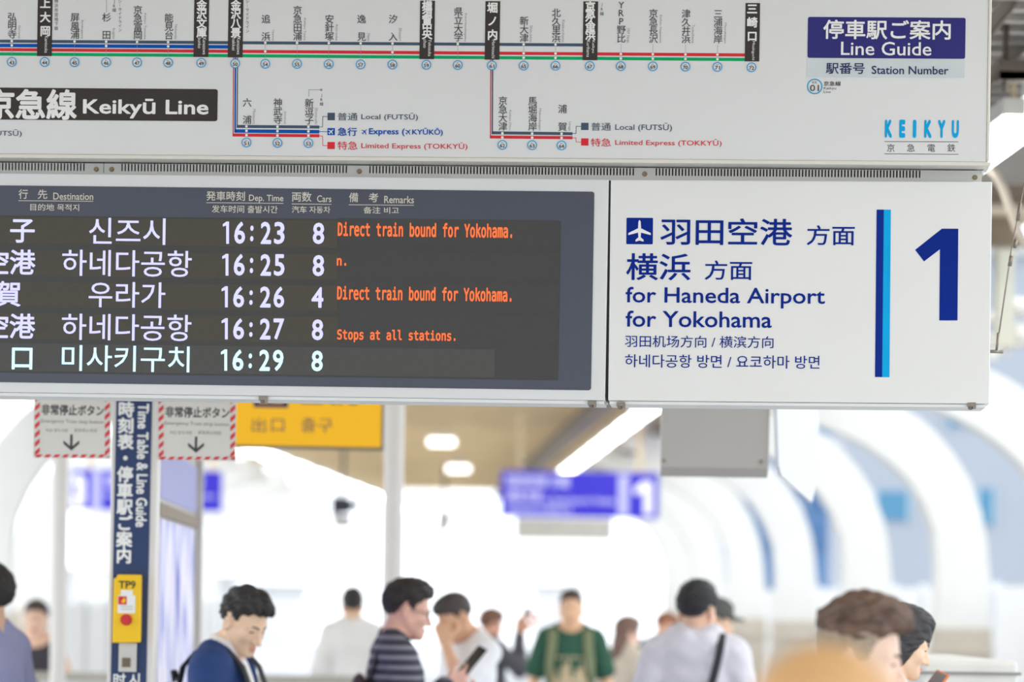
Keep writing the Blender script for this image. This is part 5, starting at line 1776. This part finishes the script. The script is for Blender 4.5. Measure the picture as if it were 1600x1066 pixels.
def pr8(c):
    x, z = c[:, 0], c[:, 2]
    sky = 1.19 + 0.05 * np.sin(x * 60) + 0.035 * np.sin(x * 131 + 1) - 0.25 * np.abs(x)
    a = (c[:, 1] > 0.04) & (np.abs(x) < 0.125) & (z < sky) & (z > 1.02)
    b = (c[:, 1] > 0.04) & (np.abs(x) < 0.10) & (z > 1.245) & (z < 1.262) & (np.sin(x * 190) > -0.35)
    return a | b


p8 = person(893, 921, 24.5, 176, 'man in a dark green T-shirt with a beige print and olive backpack straps, facing forward', (234, 180, 140), (70, 52, 46), head=(0, -2, 0), h=0.0072,
            shirt=(green_sh, 'short', 'crew', 0.013), print_=(beige_pr, pr8), vol=0.010, topv=0.006, seed=13)
b8 = empty('backpack', p8['M'], 'olive backpack worn by the man in the green T-shirt', 'backpack')
olm = mat('strap_olive', (128, 136, 104), 0.8)
mb = MB(); mb.ball((0, -0.2, 1.17), (0.16, 0.08, 0.24), 18); mk('bag_body', mb, olm, b8, smooth=True)
for s in (1, -1):
    mb = MB()
    pts = [(s * 0.10, -0.14, 1.36), (s * 0.115, -0.08, 1.445), (s * 0.118, 0.0, 1.462), (s * 0.118, 0.07, 1.42), (s * 0.122, 0.115, 1.33), (s * 0.135, 0.12, 1.22), (s * 0.16, 0.06, 1.08), (s * 0.14, -0.12, 1.02)]
    nn = [(0, -1, 0.4), (0, -0.5, 1), (0, 0.1, 1), (0, 0.6, 0.8), (0, 1, 0.2), (s * 0.3, 1, 0), (s, 0.3, 0), (s * 0.5, -1, 0)]
    mb.tube(pts, 0.02, 10, flat=([Vector(q) for q in nn], 0.032, 0.008))
    mk('shoulder_strap', mb, olm, b8, smooth=True)
# 9 woman with brown hair
person(982, 962, 26, -50, 'woman with long brown hair in a beige top, left of the man in grey hoodie', (232, 188, 164), (124, 96, 84), style='long', head=(-20, 8, 0), h=0.009, sx=0.86,
       shirt=(mat('top_beige', (216, 204, 188), 0.8), 'long', 'crew', 0.016), seed=15, topv=0.004, brows=False)
# 10 person with pink scarf
p10 = person(1046, 954, 30, -20, 'person with pink scarf and dark teal top, mostly hidden by the man in grey hoodie', (232, 172, 140), (150, 96, 66), style='short', head=(-60, 30, -10), h=0.0095, sx=0.9,
             shirt=(mat('top_teal', (48, 66, 84), 0.8), 'long', 'crew', 0.016), seed=17, brows=False)
mb = MB()
mb.tube([p10['ln']((0.085 * math.cos(t), -0.005 + 0.085 * math.sin(t), 1.455 + 0.012 * math.sin(t * 3))) for t in np.linspace(0, 2 * math.pi, 25)], 0.032, 10)
o = mk('scarf', mb, mat('scarf_pink', (236, 150, 156), 0.9), p10['root'], smooth=True)
# 11 hoodie
p11 = person(1091, 908, 17, -6, 'man in a light grey hoodie with a black sling strap, seen from behind', (232, 180, 150), (40, 40, 46), head=(-24, 6, 0), h=0.0062, sx=1.02,
             shirt=(mat('hoodie_grey', (230, 228, 238), 0.85, var=0.03, scale=25), 'long', 'crew', 0.022), hood=True, vol=0.022, topv=0.014, hnoise=0.009, seed=19, brows=False)
sl = empty('sling_bag', p11['M'], 'black sling bag across the back of the man in the grey hoodie', 'bag')
mb = MB()
mb.tube([(0.125, 0.02, 1.475), (0.122, -0.09, 1.47), (0.115, -0.185, 1.40), (0.10, -0.182, 1.33), (0.085, -0.170, 1.27), (0.065, -0.168, 1.2)], 0.01, 8, flat=([Vector(q) for q in ((0, 0.3, 1), (0, -0.3, 1), (0, -0.9, 0.5), (0, -1, 0.1), (0, -1, 0), (0, -1, 0))], 0.019, 0.006))
mk('strap', mb, mat('sling_black', (58, 58, 66), 0.7), sl, smooth=True)
mb = MB(); mb.ball((0.045, -0.172, 1.13), (0.085, 0.035, 0.085), 16); mk('bag_body', mb, mat('sling_brown', (120, 98, 92), 0.7), sl, smooth=True)
# 12 capped person behind the hoodie man
p12 = person(1119, 935, 20, -75, 'person in a dark cap just behind the head of the man in the grey hoodie', (230, 184, 150), (60, 56, 52), head=(0, 8, 0), h=0.0085,
             shirt=(mat('shirt_pale', (226, 226, 230), 0.8), 'long', 'crew', 0.012), seed=21)
mb = MB()
hd = p12['hd']
mbh = Vol(hd.w((0, 0, 0.1)) - 0.2, hd.w((0, 0, 0.1)) + 0.25, 0.008)
hd.vol(mbh, lambda x, y, z: smin(np.maximum(el(x, y, z, (0, -0.004, 0.112), (0.098, 0.116, 0.106)), 0.105 - z), np.maximum(el(x, y, z, (0, 0.10, 0.112), (0.075, 0.085, 0.012)), -y), 0.01), 0)
cv_, cf_ = mbh.mesh()
np_mesh('cap', cv_, cf_, [mat('cap_dark', (84, 86, 82), 0.8)], p12['root'])
# 13 man with faded hair, near
person(1346, 931, 7.9, -98, 'man in the foreground with brown hair on top and faded sides, looking right', (240, 200, 176), (104, 82, 70), style='short', head=(0, 10, 0), h=0.0048,
       shirt=(mat('shirt_sand', (210, 200, 190), 0.8), 'short', 'crew', 0.012), vol=0.010, topv=0.022, front=0.010, hnoise=0.010, seed=23, fade=(168, 152, 134), lips=(214, 140, 130))
# 14 nearest head, very blurred
person(1304, 990, 4.2, -75, 'nearest person at the bottom edge, only the blurred tan crown of a shaven head showing', (222, 166, 104), (206, 146, 84), style=None, head=(0, 12, 0), h=0.006,
       shirt=(mat('shirt_soft_pink', (228, 206, 200), 0.8), 'short', 'crew', 0.012), seed=25)
# 15 woman with bob and phone
p15 = person(1417, 942, 12.3, -84, 'woman with a black bob looking down at a phone at the lower right', (240, 196, 160), (52, 50, 54), style='bob', head=(0, 18, 0), h=0.0052, sx=0.86,
             shirt=(mat('blouse_white', (236, 234, 230), 0.8), 'short', 'crew', 0.012), trousers=(80, 80, 90), vol=0.014, topv=0.006, hnoise=0.004, seed=27, neck_f=0.03, lips=(222, 146, 130),
             arms={1: ((0.21, 0.10, 1.10), (0.10, 0.03, 1.315), (-0.25, 0.8, 0.5), (-0.9, -0.2, 0.4)), -1: ((-0.20, 0.06, 1.12), (-0.06, 0.16, 1.22), (0.3, 0.9, 0.4), (1, -0.2, 0.4))}, curls={1: 0.45, -1: 0.5})
c15 = to_w(p15, (0.045, 0.14, 1.405))
R15 = p15['M'].to_3x3().normalized()
zz = (R15 @ Vector((0.35, -0.75, 0.55))).normalized()
yy_ = R15 @ Vector((0.0, 0.6, 0.8)); yy_ = (yy_ - zz * yy_.dot(zz)).normalized()
slab('phone', c15, (yy_.cross(zz), yy_, zz), 0.075, 0.15, 0.009, (mat('phone_orange', (232, 140, 92), 0.35), mat('screen_grey', (120, 124, 132), 0.15)), 'phone in an orange case held by the woman with the black bob', 'phone')
